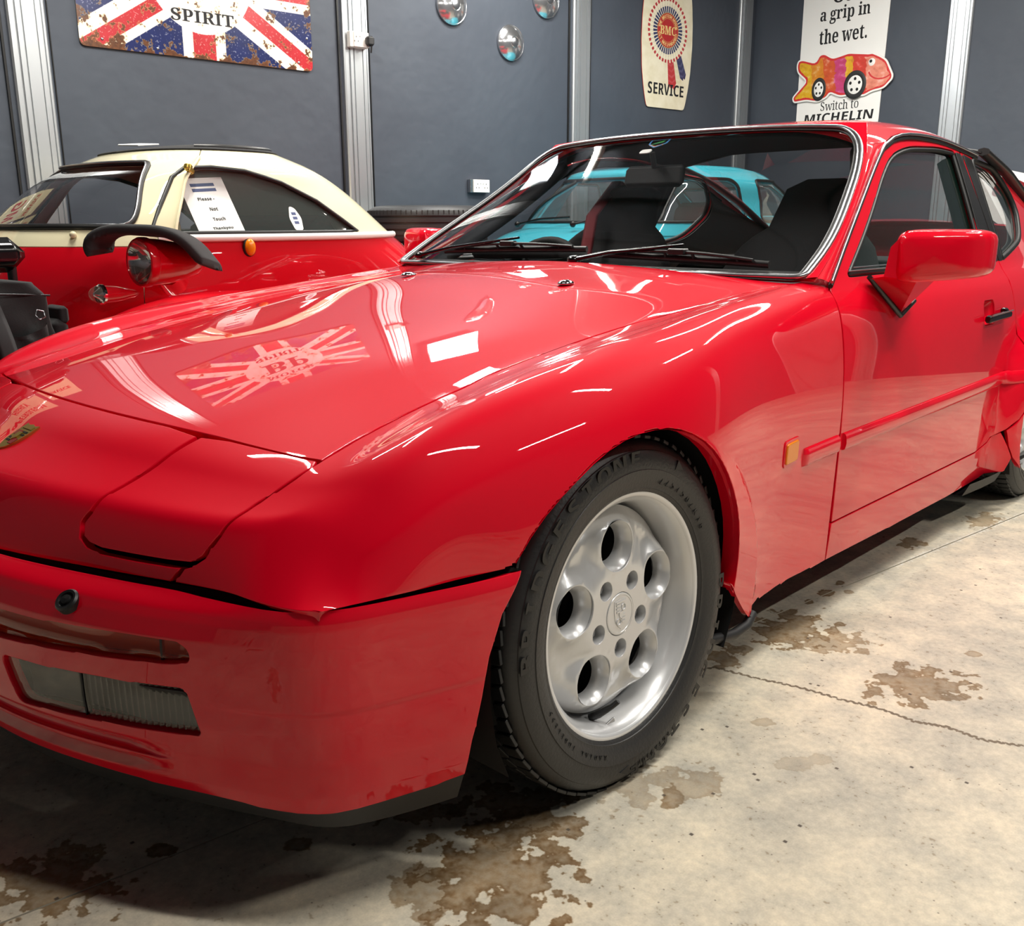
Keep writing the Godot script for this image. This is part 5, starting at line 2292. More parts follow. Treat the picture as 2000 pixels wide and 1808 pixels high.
func build_bubble_car() -> void:
	var car := thing("bubble_car", "small red and cream bubble car behind the red coupe's bonnet", "car")
	var p := Pod.new()
	p.cz = -1.97
	p.xf = Sp.new([.20, .45, .70, .85, .95, 1.05, 1.15, 1.20, 1.235, 1.262], [.02, -.09, -.10, -.03, .05, .17, .33, .46, .60, .92])
	p.xr = Sp.new([.20, .45, .70, .80, .90, 1.0, 1.1, 1.17, 1.22, 1.245, 1.262], [1.98, 2.0, 1.88, 1.77, 1.63, 1.50, 1.36, 1.22, 1.08, .99, .94])
	p.b = Sp.new([.20, .45, .65, .80, .90, 1.0, 1.1, 1.17, 1.215, 1.245, 1.262], [.60, .655, .665, .655, .630, .585, .528, .475, .40, .27, .02])
	var C := Vector3(.8, .7, -1.97)
	var f := func(th: float, y: float): return p.at(th, y)
	# windscreen and windows in (angle, height)
	var ws := round_poly(p2([-.95, .945, .95, .945, .80, 1.165, -.80, 1.165]), [.10, .10, .12, .12], 6)
	var side := []
	for q in [[.335, .925], [.40, 1.02], [.475, 1.115], [.53, 1.148], [.62, 1.153], [.74, 1.143], [.88, 1.105], [1.02, 1.04], [1.12, .97], [1.185, .925]]:
		side.append(Vector2(p.theta(q[0], q[1]), q[1]))
	var sp := PackedVector2Array(side)
	var sm := PackedVector2Array()
	for q in side:
		sm.append(Vector2(TAU - q.x, q.y))
	# cream upper half, split at the door edge
	var top := 1.222
	var yb := .905
	obj("door_upper", shell(f, rect(-1.14, yb - .022, 1.14, top), [ws], .06, .02, C).mesh(), M.cream_paint, car)
	obj("cabin_upper", shell(f, rect(1.14, yb, TAU - 1.14, top), [sp, sm], .06, .02, C).mesh(), M.cream_paint, car)
	obj("door_lower", shell(f, rect(-1.0, .22, 1.0, yb - .022), [], .06, .03, C).mesh(), M.bubble_red, car)
	obj("body_lower", shell(f, rect(1.0, .22, TAU - 1.0, yb), [], .06, .03, C).mesh(), M.bubble_red, car)
	obj("sunroof", shell(pod_off(p, .006), rect(0, top - .004, TAU, 1.2615), [], .1, .005, C, 0.0, .02).mesh(), M.black_fabric, car)
	for s in [1, -1]:
		var l := PackedVector3Array()
		for i in 13:
			l.append(pod_off(p, .004).call((1.0 + i * .125) * s, 1.228))
		obj("sunroof_edge", MB.new().tube(l, .010, 8).mesh(), M.black_trim, car)
	obj("roof_flap", MB.new().box(Vector3(.10, .006, .12), .002, Transform3D(Basis.from_euler(Vector3(.05, .2, .10)), Vector3(.60, 1.254, -1.98))).mesh(), M.paper, car)
	# glass with its black rubbers
	obj("windscreen", shell(pod_off(p, -.006), Geometry2D.offset_polygon(ws, .01)[0], [], .12, .04, C, 0.0, .003).mesh(), M.windscreen_glass, car)
	obj("windscreen_rubber", MB.new().tube(loop3(pod_off(p, .002), densify(ws, .06)), .010, 8, true).mesh(), M.seal, car)
	obj("windscreen_trim", MB.new().tube(loop3(pod_off(p, .010), densify(Geometry2D.offset_polygon(ws, -.004)[0], .06)), .0035, 6, true).mesh(), M.satin_steel, car)
	for q in [sp, sm]:
		obj("side_window", shell(pod_off(p, -.010), Geometry2D.offset_polygon(q, .008)[0], [], .1, .04, C, 0.0, .003).mesh(), M.clear_glass, car)
		obj("side_window_rubber", MB.new().tube(loop3(pod_off(p, -.001), densify(q, .06)), .008, 8, true).mesh(), M.seal, car)
	# white waist strip, its clips
	for s in [1, -1]:
		var l := PackedVector3Array()
		for i in 25:
			l.append(pod_off(p, .006).call(lerpf(1.06, 2.55, i / 24.0) * s, .906))
		obj("waist_strip", MB.new().tube(l, .013, 8, false, 1.0).mesh(), M.white_plastic, car)
	var gut := MB.new()
	var gl := PackedVector3Array()
	for i in 13:
		gl.append(pod_off(p, .006).call(1.14 - .0 * i, lerpf(.90, 1.185, i / 12.0)))
	obj("door_seam", MB.new().tube(gl, .006, 6).mesh(), M.cream_paint, car)
	obj("door_hinge", MB.new().box(Vector3(.05, .022, .02), .006, Transform3D(Basis.from_euler(Vector3(0, .5, -.5)), pod_off(p, .012).call(1.13, 1.135))).box(Vector3(.02, .03, .022), .006, Transform3D(Basis.from_euler(Vector3(0, .5, -.5)), pod_off(p, .016).call(1.13, 1.135))).mesh(), M.gold, car)
	obj("door_knob", MB.new().ball(Vector3(.012, .012, .012), Transform3D(Basis.IDENTITY, pod_off(p, .008).call(.62, .918)), 12, 8).mesh(), M.cream_paint, car)
	# amber flasher on the flank
	obj("flasher", MB.new().ball(Vector3(.020, .030, .018), Transform3D(Basis.IDENTITY, pod_off(p, .010).call(p.theta(.655, .872), .872)), 16, 10).mesh(), M.amber, car)
	obj("flasher_base", MB.new().ball(Vector3(.026, .037, .008), Transform3D(Basis.IDENTITY, pod_off(p, .003).call(p.theta(.655, .872), .872)), 16, 10).mesh(), M.black_trim, car)
	# front wing and its lamp
	for s in [1.0, -1.0]:
		var w := MB.new()
		w.grid(func(a: float, b: float):
			var x := lerpf(-.06, 1.25, a)
			var h := .36 + .375 * pow(sin(PI * clampf(a * .93 + .05, 0, 1)), .42)
			var wd := .16 + .10 * sin(PI * a)
			var th := lerpf(-.2, PI * .62, b)
			return Vector3(x, .26 + (h - .26) * cos(th - .15) if th < PI * .55 else .26 + (h - .26) * cos(th - .15), p.cz + s * (.565 + wd * sin(th))), 28, 16)
		for i in w.n.size():
			if w.n[i].dot(Vector3(0, w.v[i].y - .3, w.v[i].z - p.cz - s * .45)) < 0.0:
				w.n[i] = -w.n[i]
		fix_winding(w)
		obj("front_wing", w.mesh(), M.bubble_red, car)
		var at := Vector3(.165, .842, p.cz + s * .80)
		var t := turned(Vector3(-1, .02, .10 * s), at)
		obj("headlamp_pod", MB.new().lathe(p2([.0, -.235, .022, -.225, .046, -.19, .063, -.13, .071, -.06, .0725, -.02, .0725, -.004, .070, .0]), 36, t).mesh(), M.bubble_red, car)
		var rim := obj("headlamp_rim", MB.new().lathe(p2([.073, -.026, .0765, -.022, .0765, -.004, .073, .003, .068, .005, .066, .0]), 36, t).mesh(), M.bubble_red, car)
		obj("headlamp_reflector", MB.new().lathe(p2([.0, -.05, .03, -.042, .055, -.018, .066, .0]), 30, t).mesh(), M.chrome, rim)
		obj("headlamp_glass", MB.new().lathe(p2([.067, .001, .055, .010, .035, .017, .0, .020]), 36, t).mesh(), M.lamp_lens, rim)
		obj("headlamp_stalk", MB.new().tube(PackedVector3Array([at + Vector3(.10, -.03, -.03 * s), at + Vector3(.17, -.07, -.13 * s)]), .05, 10).mesh(), M.bubble_red, car)
		var t2 := turned(Vector3(-1, .03, .12 * s), Vector3(.055, .748, p.cz + s * .755))
		obj("side_lamp_pod", MB.new().lathe(p2([.0, -.13, .012, -.11, .024, -.05, .0275, .0]), 24, t2).mesh(), M.bubble_red, car)
		obj("side_lamp_ring", MB.new().lathe(p2([.0275, -.004, .031, -.002, .031, .006, .0275, .010]), 24, t2).mesh(), M.chrome, car)
		obj("side_lamp_lens", MB.new().lathe(p2([.0275, .006, .026, .018, .018, .032, .008, .040, .0, .042]), 24, t2).mesh(), M.lamp_lens, car)
		obj("side_lamp_bulb", MB.new().lathe(p2([.026, .004, .016, .010, .006, .026, .0, .028]), 24, t2).mesh(), M.chrome, car)
		# wheels
		for x in [.42, 1.72]:
			var z: float = p.cz + s * (.60 if x < 1.0 else .30)
			obj("wheel", MB.new().lathe(p2([.10, -.05, .20, -.06, .235, -.05, .25, -.02, .25, .02, .235, .05, .20, .06, .10, .05]), 36, Transform3D(Basis.IDENTITY, Vector3(x, .2505, z))).mesh(), M.rubber, car)
	# inside: bench and wheel
	obj("bench", MB.new().box(Vector3(.16, .42, 1.02), .06, Transform3D(Basis.from_euler(Vector3(0, 0, -.2)), Vector3(1.08, .78, p.cz))).box(Vector3(.45, .14, 1.02), .05, Transform3D(Basis.IDENTITY, Vector3(.85, .58, p.cz))).mesh(), M.seat_cloth, car)
	obj("cabin_floor", MB.new().box(Vector3(1.7, .04, 1.05), .01, Transform3D(Basis.IDENTITY, Vector3(.95, .26, p.cz))).box(Vector3(.5, .3, .95), .05, Transform3D(Basis.IDENTITY, Vector3(1.35, .72, p.cz))).mesh(), M.black_inner, car)
	var ring := PackedVector3Array()
	for i in 28:
		var a := TAU * i / 28
		ring.append(Vector3(.47 + sin(a) * .06, .86 + sin(a) * .14, p.cz + .28 + cos(a) * .17))
	obj("steering_wheel", MB.new().tube(ring, .011, 8, true).tube(PackedVector3Array([Vector3(.47, .86, p.cz + .28), Vector3(.30, .60, p.cz + .28)]), .014, 8).mesh(), M.cream_paint, car)
	# the notice inside the window
	var o := pod_off(p, -.022)
	var y0 := .932
	var a0: Vector3 = o.call(p.theta(.49, y0), y0)
	var a1: Vector3 = o.call(p.theta(.655, y0), y0)
	var a3: Vector3 = o.call(p.theta(.475, 1.135), 1.135)
	var ex := (a1 - a0).normalized()
	var ez := ex.cross(Vector3(a3.x - a0.x - .03, a3.y - a0.y, a3.z - a0.z)).normalized()
	var ey := ez.cross(ex)
	var pt := Transform3D(Basis(ex, ey, ez), a0 + ex * .085 + ey * .118) * Transform3D(Basis(Vector3(0, 0, 1), .075), Vector3.ZERO)
	var paper := obj("window_notice", MB.new().extrude(rect(-.085, -.118, .085, .118), -.0006, .0006).mesh(), M.paper, null, pt)
	tag(paper, "white paper notice inside the bubble car's side window", "notice")
	letters("Please -", .014, M.ink, paper, Transform3D(Basis.IDENTITY, Vector3(-.008, .028, .0012)), .062, false, true)
	letters("Not", .014, M.ink, paper, Transform3D(Basis.IDENTITY, Vector3(.004, -.016, .0012)), .030, false, true)
	letters("Touch", .014, M.ink, paper, Transform3D(Basis.IDENTITY, Vector3(.008, -.058, .0012)), .046, false, true)
	letters("Thankyou", .014, M.ink, paper, Transform3D(Basis.IDENTITY, Vector3(.008, -.098, .0012)), .075, false, true)
	var blue := mat("print_blue", rgb8(52, 66, 120), .7)
	for y in [.066, .088]:
		obj("printed_band", MB.new().extrude(rect(-.045, y - .007, .045, y + .006), .0006, .0012).mesh(), blue, paper)
	var sk := MB.new().extrude(round_poly(p2([-.016, -.055, .016, -.055, .026, .0, .012, .045, -.008, .055, -.024, .0]), .012), -.0005, .0005)
	var y1 := .985
	var stt := Transform3D(Basis(ex, ey, ez), pod_off(p, -.020).call(p.theta(.90, y1), y1))
	var s1 := obj("window_sticker", sk.mesh(), M.paper, null, stt)
	tag(s1, "white leaf shaped sticker on the bubble car's side window", "sticker")
	for y in [.02, 0.0, -.02]:
		obj("sticker_print", MB.new().extrude(rect(-.009, y - .006, .009, y + .006), .0005, .001).mesh(), blue, s1)
	# black pad thrown over the lamp
	var pad := MB.new()
	var spine := curve(p3([.095, .865, -1.285, .095, .91, -1.275, .125, .935, -1.25, .185, .938, -1.19, .25, .928, -1.125, .295, .895, -1.082, .33, .848, -1.068, .35, .822, -1.062]), 30)
	pad.grid(func(a: float, b: float):
		var k := a * 30.0
		var i := mini(int(k), 29)
		var c := spine[i].lerp(spine[i + 1], k - i)
		var w := Vector3(.066, .004 - .02 * a, -.055)
		var t := TAU * b
		var d := (spine[i + 1] - spine[i]).normalized()
		var n := w.normalized().cross(d).normalized()
		var edge := minf(1.0, minf(a, 1.0 - a) * 22.0)
		return c + w * (signf(cos(t)) * pow(absf(cos(t)), .5)) + n * (signf(sin(t)) * pow(absf(sin(t)), .5) * .017 * sqrt(edge)), 60, 24)
	for i in pad.n.size():
		var best := 9.0
		var c := Vector3.ZERO
		for q in spine:
			if q.distance_to(pad.v[i]) < best:
				best = q.distance_to(pad.v[i])
				c = q
		if pad.n[i].dot(pad.v[i] - c) < 0.0:
			pad.n[i] = -pad.n[i]
	fix_winding(pad)
	var pd := obj("lamp_pad", pad.mesh(), M.black_fabric)
	tag(pd, "black padded cloth strip draped over the bubble car's headlamp", "pad")


# ---------------------------------------------------------------- the blue car behind
func build_blue_car() -> void:
	var car := thing("small_saloon", "turquoise small saloon seen through the red coupe's windows", "car", Vector3(3.12, 0, -1.98))
	car.rotation.y = -.1023
	var hw := Sp.new([-.40, -.34, -.2, 0.0, .8, 1.6, 2.0, 2.15], [.40, .50, .60, .645, .655, .63, .52, .40])
	var ht := Sp.new([-.40, -.34, -.22, -.08, .3, .8, 1.6, 2.0, 2.15], [.62, .75, .86, .915, .93, .93, .90, .80, .66])
	var low := MB.new()
	low.grid(func(a: float, b: float):
		var x := lerpf(-.40, 2.15, a)
		var w: float = hw.at(x)
		var h: float = ht.at(x)
		var th := lerpf(-.15, PI + .15, b)
		var c := cos(th)
		var s := sin(th)
		var e := .55
		return Vector3(x, .30 + (h - .30) * signf(s) * pow(absf(s), e), w * signf(c) * pow(absf(c), e)), 48, 40)
	for i in low.n.size():
		if low.n[i].dot(low.v[i] - Vector3(clampf(low.v[i].x, -.7, 1.8), .45, 0)) < 0.0:
			low.n[i] = -low.n[i]
	fix_winding(low)
	for x in [-.40, 2.15]:
		var w: float = hw.at(x)
		var h: float = ht.at(x)
		var fc := []
		for i in 25:
			var th := PI * i / 24.0
			fc.append(Vector3(x, .30 + (h - .30) * pow(absf(sin(th)), .55), w * signf(cos(th)) * pow(absf(cos(th)), .55)))
		low.face(fc, Vector3(signf(x), 0, 0))
	obj("body", low.mesh(), M.blue_paint, car)
	# cabin
	var p := Pod.new()
	p.e = .62
	p.cz = 0.0
	p.xf = Sp.new([.88, .95, 1.1, 1.22, 1.27, 1.305], [-.06, .02, .20, .36, .48, .9])
	p.xr = Sp.new([.88, .95, 1.1, 1.22, 1.27, 1.305], [2.02, 1.97, 1.80, 1.58, 1.42, .92])
	p.b = Sp.new([.88, .95, 1.1, 1.22, 1.265, 1.29, 1.305], [.63, .615, .575, .52, .46, .34, .02])
	var C := Vector3(.9, .8, 0)
	var f := func(th: float, y: float): return p.at(th, y)
	var ws := round_poly(p2([-.93, .955, .93, .955, .86, 1.205, -.86, 1.205]), .07, 6)
	var wins := []
	for q in [[.20, 1.02, .36, .92], [1.12, 1.72, 1.12, 1.50]]:
		var g := PackedVector2Array()
		for c in [[q[0], .955], [q[1], .955], [q[3], 1.20], [q[2], 1.20]]:
			g.append(Vector2(p.theta(c[0], c[1]), c[1]))
		g = round_poly(g, .05, 5)
		wins.append(g)
		var m := PackedVector2Array()
		for c in g:
			m.append(Vector2(TAU - c.x, c.y))
		wins.append(m)
	var back := round_poly(p2([PI - .62, 1.0, PI + .62, 1.0, PI + .55, 1.18, PI - .55, 1.18]), .06, 5)
	var holes := [ws, back]
	holes.append_array(wins)
	var full := rect(-1.2, .88, TAU - 1.2, 1.3045)
	obj("cabin", shell(f, full, holes, .07, .02, C, 0.0, .02).mesh(), M.blue_paint, car)
	for h in holes:
		obj("window_rubber", MB.new().tube(loop3(pod_off(p, .001), densify(h, .08)), .009, 8, true).mesh(), M.seal, car)
		obj("window_glass", shell(pod_off(p, -.008), h, [], .12, .05, C, 0.0, .002).mesh(), M.clear_glass, car)
	# wipers, wing mirror, bonnet line, lamps
	var wp := MB.new()
	for z in [-.25, .22]:
		wp.tube(PackedVector3Array([Vector3(-.10, .945, z), Vector3(-.03, .975, z + .12), Vector3(.0, .985, z + .34)]), .007, 6)
		wp.ball(Vector3(.018, .018, .018), Transform3D(Basis.IDENTITY, Vector3(-.10, .945, z)), 10, 6)
	obj("wiper", wp.mesh(), M.black_gloss, car)
	for s in [1, -1]:
		obj("wing_mirror", MB.new().tube(PackedVector3Array([Vector3(-.24, .83, .46 * s), Vector3(-.22, .93, .50 * s)]), .006, 6).ball(Vector3(.012, .03, .035), Transform3D(Basis.IDENTITY, Vector3(-.22, .945, .51 * s)), 12, 8).mesh(), M.chrome, car)
		obj("headlamp", MB.new().ball(Vector3(.05, .085, .085), Transform3D(Basis.IDENTITY, Vector3(-.36, .60, .36 * s)), 20, 12).mesh(), M.lamp_lens, car)
		obj("door_moulding", MB.new().tube(PackedVector3Array([Vector3(.05, .80, .648 * s), Vector3(.25, .80, .655 * s), Vector3(1.05, .80, .658 * s)]), .006, 6).mesh(), M.blue_paint, car)
		for x in [.0, 1.5]:
			obj("wheel", MB.new().lathe(p2([.10, -.05, .20, -.06, .25, -.05, .265, -.02, .265, .02, .25, .05, .20, .06, .10, .05]), 36, Transform3D(Basis.IDENTITY, Vector3(x, .2655, .53 * s))).mesh(), M.rubber, car)
	obj("seat", MB.new().box(Vector3(.14, .55, .48), .05, Transform3D(Basis.from_euler(Vector3(0, 0, -.2)), Vector3(.95, .80, .30))).box(Vector3(.14, .55, .48), .05, Transform3D(Basis.from_euler(Vector3(0, 0, -.2)), Vector3(.95, .80, -.30))).mesh(), mat("seat_red", rgb8(120, 22, 26), .7), car)
	obj("cabin_floor", MB.new().box(Vector3(1.9, .04, 1.1), .01, Transform3D(Basis.IDENTITY, Vector3(.95, .5, 0))).mesh(), M.black_inner, car)


# ---------------------------------------------------------------- on the walls
func build_wall_things() -> void:
	var L := left_wall()
	var R := right_wall()
	flag_sign(L)
	for h in [[-.176, 2.205, .112, "highest left"], [.588, 2.335, .112, "beside the corner post"], [.287, 2.047, .107, "lowest"]]:
		var t := L * Transform3D(Basis.IDENTITY, Vector3(h[0], h[1], .002))
		var r: float = h[2]
		var o := obj("hubcap", MB.new().lathe(p2([r * .99, .0, r, .006, r * .985, .013, r * .95, .016, r * .93, .015, r * .80, .026, r * .55, .040, r * .32, .047, r * .30, .046, r * .22, .050, 0.0, .053]), 56).mesh(), M.hub_chrome, null, t)
		tag(o, "round chrome hubcap hung on the dark wall, the %s of the three" % h[3], "hubcap", "hubcaps on the wall")
		obj("hubcap_boss", MB.new().lathe(p2([r * .26, .047, r * .25, .052, r * .20, .054, 0.0, .055]), 32).mesh(), M.satin_steel, o)
	rosette_sign(L)
	tyre_sign(R)
	# sockets
	for k in 2:
		var at := Vector3(.003, 1.177, .0) if k == 0 else Vector3(-.862, 1.932, .026)
		var w := .152 if k == 0 else .118
		var o := obj("wall_socket", MB.new().box(Vector3(w, .082, .034), .004, Transform3D(Basis.IDENTITY, Vector3(0, 0, .017))).mesh(), M.satin_steel if k == 0 else M.white_plastic, null, L * Transform3D(Basis.IDENTITY, at))
		tag(o, "white double wall socket above the stacked tyres" if k == 0 else "white wall socket with a black plug on the aluminium post", "socket")
		obj("face_plate", MB.new().box(Vector3(w - .022, .078, .010), .003, Transform3D(Basis.IDENTITY, Vector3(.011, 0, .037))).mesh(), M.white_plastic, o)
		for s in ([-1, 1] if k == 0 else [-1]):
			for q in [[0.0, .012], [-.011, -.010], [.011, -.010]]:
				obj("pin_hole", MB.new().box(Vector3(.004, .008, .002), .0005, Transform3D(Basis.IDENTITY, Vector3(.011 + s * .034 + q[0], q[1], .0422))).mesh(), M.ink, o)
			obj("switch", MB.new().box(Vector3(.010, .016, .006), .002, Transform3D(Basis.IDENTITY, Vector3(.011 + s * .010, .022, .043))).mesh(), M.white_plastic, o)
		if k == 1:
			var pl := obj("plug", MB.new().box(Vector3(.045, .052, .045), .012).tube(PackedVector3Array([Vector3(.005, -.02, .01), Vector3(.006, -.06, .0)]), .005, 6).mesh(), M.black_plastic, null, L * Transform3D(Basis.IDENTITY, at + Vector3(.050, -.006, .062)))
			tag(pl, "black plug pushed into the socket on the aluminium post", "plug")
	# out of frame, mirrored in the bonnet and the screen: a lit sign and two enamel signs
	var lit := thing("lit_sign", "white lit box sign with a blue oval above the aluminium post", "sign")
	lit.transform = L * Transform3D(Basis.IDENTITY, Vector3(-.46, 2.74, .0))
	obj("case", MB.new().box(Vector3(.46, .46, .10), .008, Transform3D(Basis.IDENTITY, Vector3(0, 0, .052))).mesh(), M.satin_steel, lit)
	var lp := emit("sign_glow", Color(.96, .98, 1.0), 5.0)
	obj("lit_face", MB.new().box(Vector3(.43, .43, .006), .002, Transform3D(Basis.IDENTITY, Vector3(0, 0, .105))).mesh(), lp, lit)
	var ov := PackedVector2Array()
	for i in 40:
		ov.append(Vector2(cos(TAU * i / 40) * .17, .115 + sin(TAU * i / 40) * .066))
	obj("oval", MB.new().extrude(ov, .108, .110).mesh(), M.ink_blue, lit)
	letters("Ford", .07, M.paper, lit, Transform3D(Basis.IDENTITY, Vector3(0, .117, .111)), .22, true, false, "lettering", .001, .25)
	letters("PARTS", .055, M.ink, lit, Transform3D(Basis.IDENTITY, Vector3(0, -.015, .109)), .25, false, true)
	letters("SERVICE", .055, M.ink, lit, Transform3D(Basis.IDENTITY, Vector3(0, -.115, .109)), .33, false, true)
	var al := AreaLight3D.new()
	al.name = "sign_light"
	al.area_size = Vector2(.42, .42)
	al.light_energy = .5
	al.light_color = Color(.96, .98, 1.0)
	al.shadow_enabled = true
	al.transform = Transform3D(Basis(Vector3(-1, 0, 0), Vector3(0, 1, 0), Vector3(0, 0, -1)), Vector3(0, 0, .118))
	lit.add_child(al)
	var red := mat("enamel_red", rgb8(176, 20, 30), .3)
	var ps := obj("enamel_sign", MB.new().box(Vector3(.66, .56, .006), .002).mesh(), M.cream_paint, null, L * Transform3D(Basis.IDENTITY, Vector3(-3.45, 1.42, .006)))
	tag(ps, "white enamel sign with red petroleum warning left of the first post", "sign")
	var k := 0
	for w in [["PETROLEUM", .50], ["HIGHLY", .30], ["INFLAMMABLE", .56], ["NO SMOKING", .54]]:
		letters(w[0], .075, red, ps, Transform3D(Basis.IDENTITY, Vector3(0, .19 - k * .125, .0042)), w[1], false, true)
		k += 1
	var ms := obj("enamel_sign", MB.new().box(Vector3(.24, .40, .006), .002).mesh(), M.cream_paint, null, L * Transform3D(Basis.IDENTITY, Vector3(-2.96, 1.38, .006)))
	tag(ms, "small white enamel sign with red letters next to the first post", "sign")
	letters("MG", .10, red, ms, Transform3D(Basis.IDENTITY, Vector3(0, -.06, .0042)), .17, false, true)
	letters("SERVICE", .035, red, ms, Transform3D(Basis.IDENTITY, Vector3(0, .09, .0042)), .18, false, true)


func screw_heads(o: Node3D, pts: Array, z: float) -> void:
	for q in pts:
		obj("screw", MB.new().ball(Vector3(.007, .007, .004), Transform3D(Basis.IDENTITY, Vector3(q[0], q[1], z)), 10, 6).mesh(), M.satin_steel, o)


func flag_sign(L: Transform3D) -> void:
	var W := 1.206
	var H := .766
	var NX := 724
	var NY := 460
	var f1 := FastNoiseLite.new()
	f1.frequency = .018
	f1.fractal_octaves = 5
	f1.seed = 4
	var f2 := FastNoiseLite.new()
	f2.frequency = .09
	f2.fractal_octaves = 3
	f2.seed = 9
	var im := Image.create(NX, NY, false, Image.FORMAT_RGB8)
	var blue := rgb8(26, 36, 88)
	var white := rgb8(226, 226, 222)
	var red := rgb8(178, 44, 52)
	var dirA := Vector2(W, H).normalized()
	var dirB := Vector2(W, -H).normalized()
	for j in NY:
		for i in NX:
			var p := Vector2((i + .5) / NX - .5, .5 - (j + .5) / NY) * Vector2(W, H)
			var c := blue
			var da := p.x * -dirA.y + p.y * dirA.x
			var db := p.x * -dirB.y + p.y * dirB.x
			if absf(da) < .088 or absf(db) < .088:
				c = white
			if absf(da + (.012 if p.x < 0 else -.012)) < .034 or absf(db + (.012 if p.x < 0 else -.012)) < .034:
				c = red
			if absf(p.x) < .112 or absf(p.y) < .105:
				c = white
			if absf(p.x) < .058 or absf(p.y) < .055:
				c = red
			if p.length() < .268:
				c = white
			var n := f1.get_noise_2d(i, j)
			var m := f2.get_noise_2d(i, j)
			# chips to bare iron, most of them along the rim
			var edge := minf(minf(i, NX - i) / float(NX) * W, minf(j, NY - j) / float(NY) * H)
			var corner := p.distance_to(Vector2(-.52, -.33))
			var low := (NY - j) / float(NY) * H
			var r := n + m * .35 + .34 * exp(-edge / .02) + .42 * exp(-corner / .06) + .30 * exp(-low / .030) * (1.0 if absf(p.x) > .12 else .6)
			if p.distance_to(Vector2(-.40, -.02)) < .10:
				r += .12
			var rust := rgb8(96, 58, 36).lerp(rgb8(142, 88, 50), clampf(.5 + m, 0, 1)).lerp(rgb8(60, 38, 28), clampf(.5 + n * 1.5, 0, 1) * .5)
			if r > .46:
				c = rust
			elif r > .36:
				c = c.lerp(rgb8(190, 164, 110), .55)
			elif m > .44:
				c = c.lerp(rgb8(210, 208, 200), .5)
			else:
				c = c.lerp(Color(c.r * .93, c.g * .92, c.b * .88), clampf(n + .4, 0, 1))
			im.set_pixel(i, j, c)
	var m1 := mat("flag_enamel", Color.WHITE, .22)
	m1.albedo_texture = ImageTexture.create_from_image(im)
	m1.texture_repeat = false
	m1.uv1_scale = Vector3(1.0 / W, -1.0 / H, 1)
	m1.uv1_offset = Vector3(.5, .5, 0)
	var poly := round_poly(p2([-W / 2, -H / 2, W / 2, -H / 2, W / 2, H / 2, -W / 2, H / 2]), .03)
	var t := L * Transform3D(Basis(Vector3(0, 0, 1), -.004), Vector3(-1.733, 2.133, .006))
	var o := obj("enamel_sign", MB.new().extrude(poly, .0, .004).mesh(), m1, null, t)
	tag(o, "large rusty enamel sign with a union flag and the word SPIRIT", "sign")
	letters("MOTOR", .055, M.ink, o, Transform3D(Basis.IDENTITY, Vector3(0, .165, .0045)), .33, true, true)
	letters("BP", .17, M.ink, o, Transform3D(Basis.IDENTITY, Vector3(0, 0, .0045)), .30, true, true)
	letters("SPIRIT", .056, M.ink, o, Transform3D(Basis.IDENTITY, Vector3(0, -.19, .0045)), .325, true, true)
	screw_heads(o, [[-.50, -.345], [-.24, -.358], [.10, -.352], [.52, -.345], [.575, -.22], [-.575, -.10], [.575, .2], [-.575, .25]], .004)


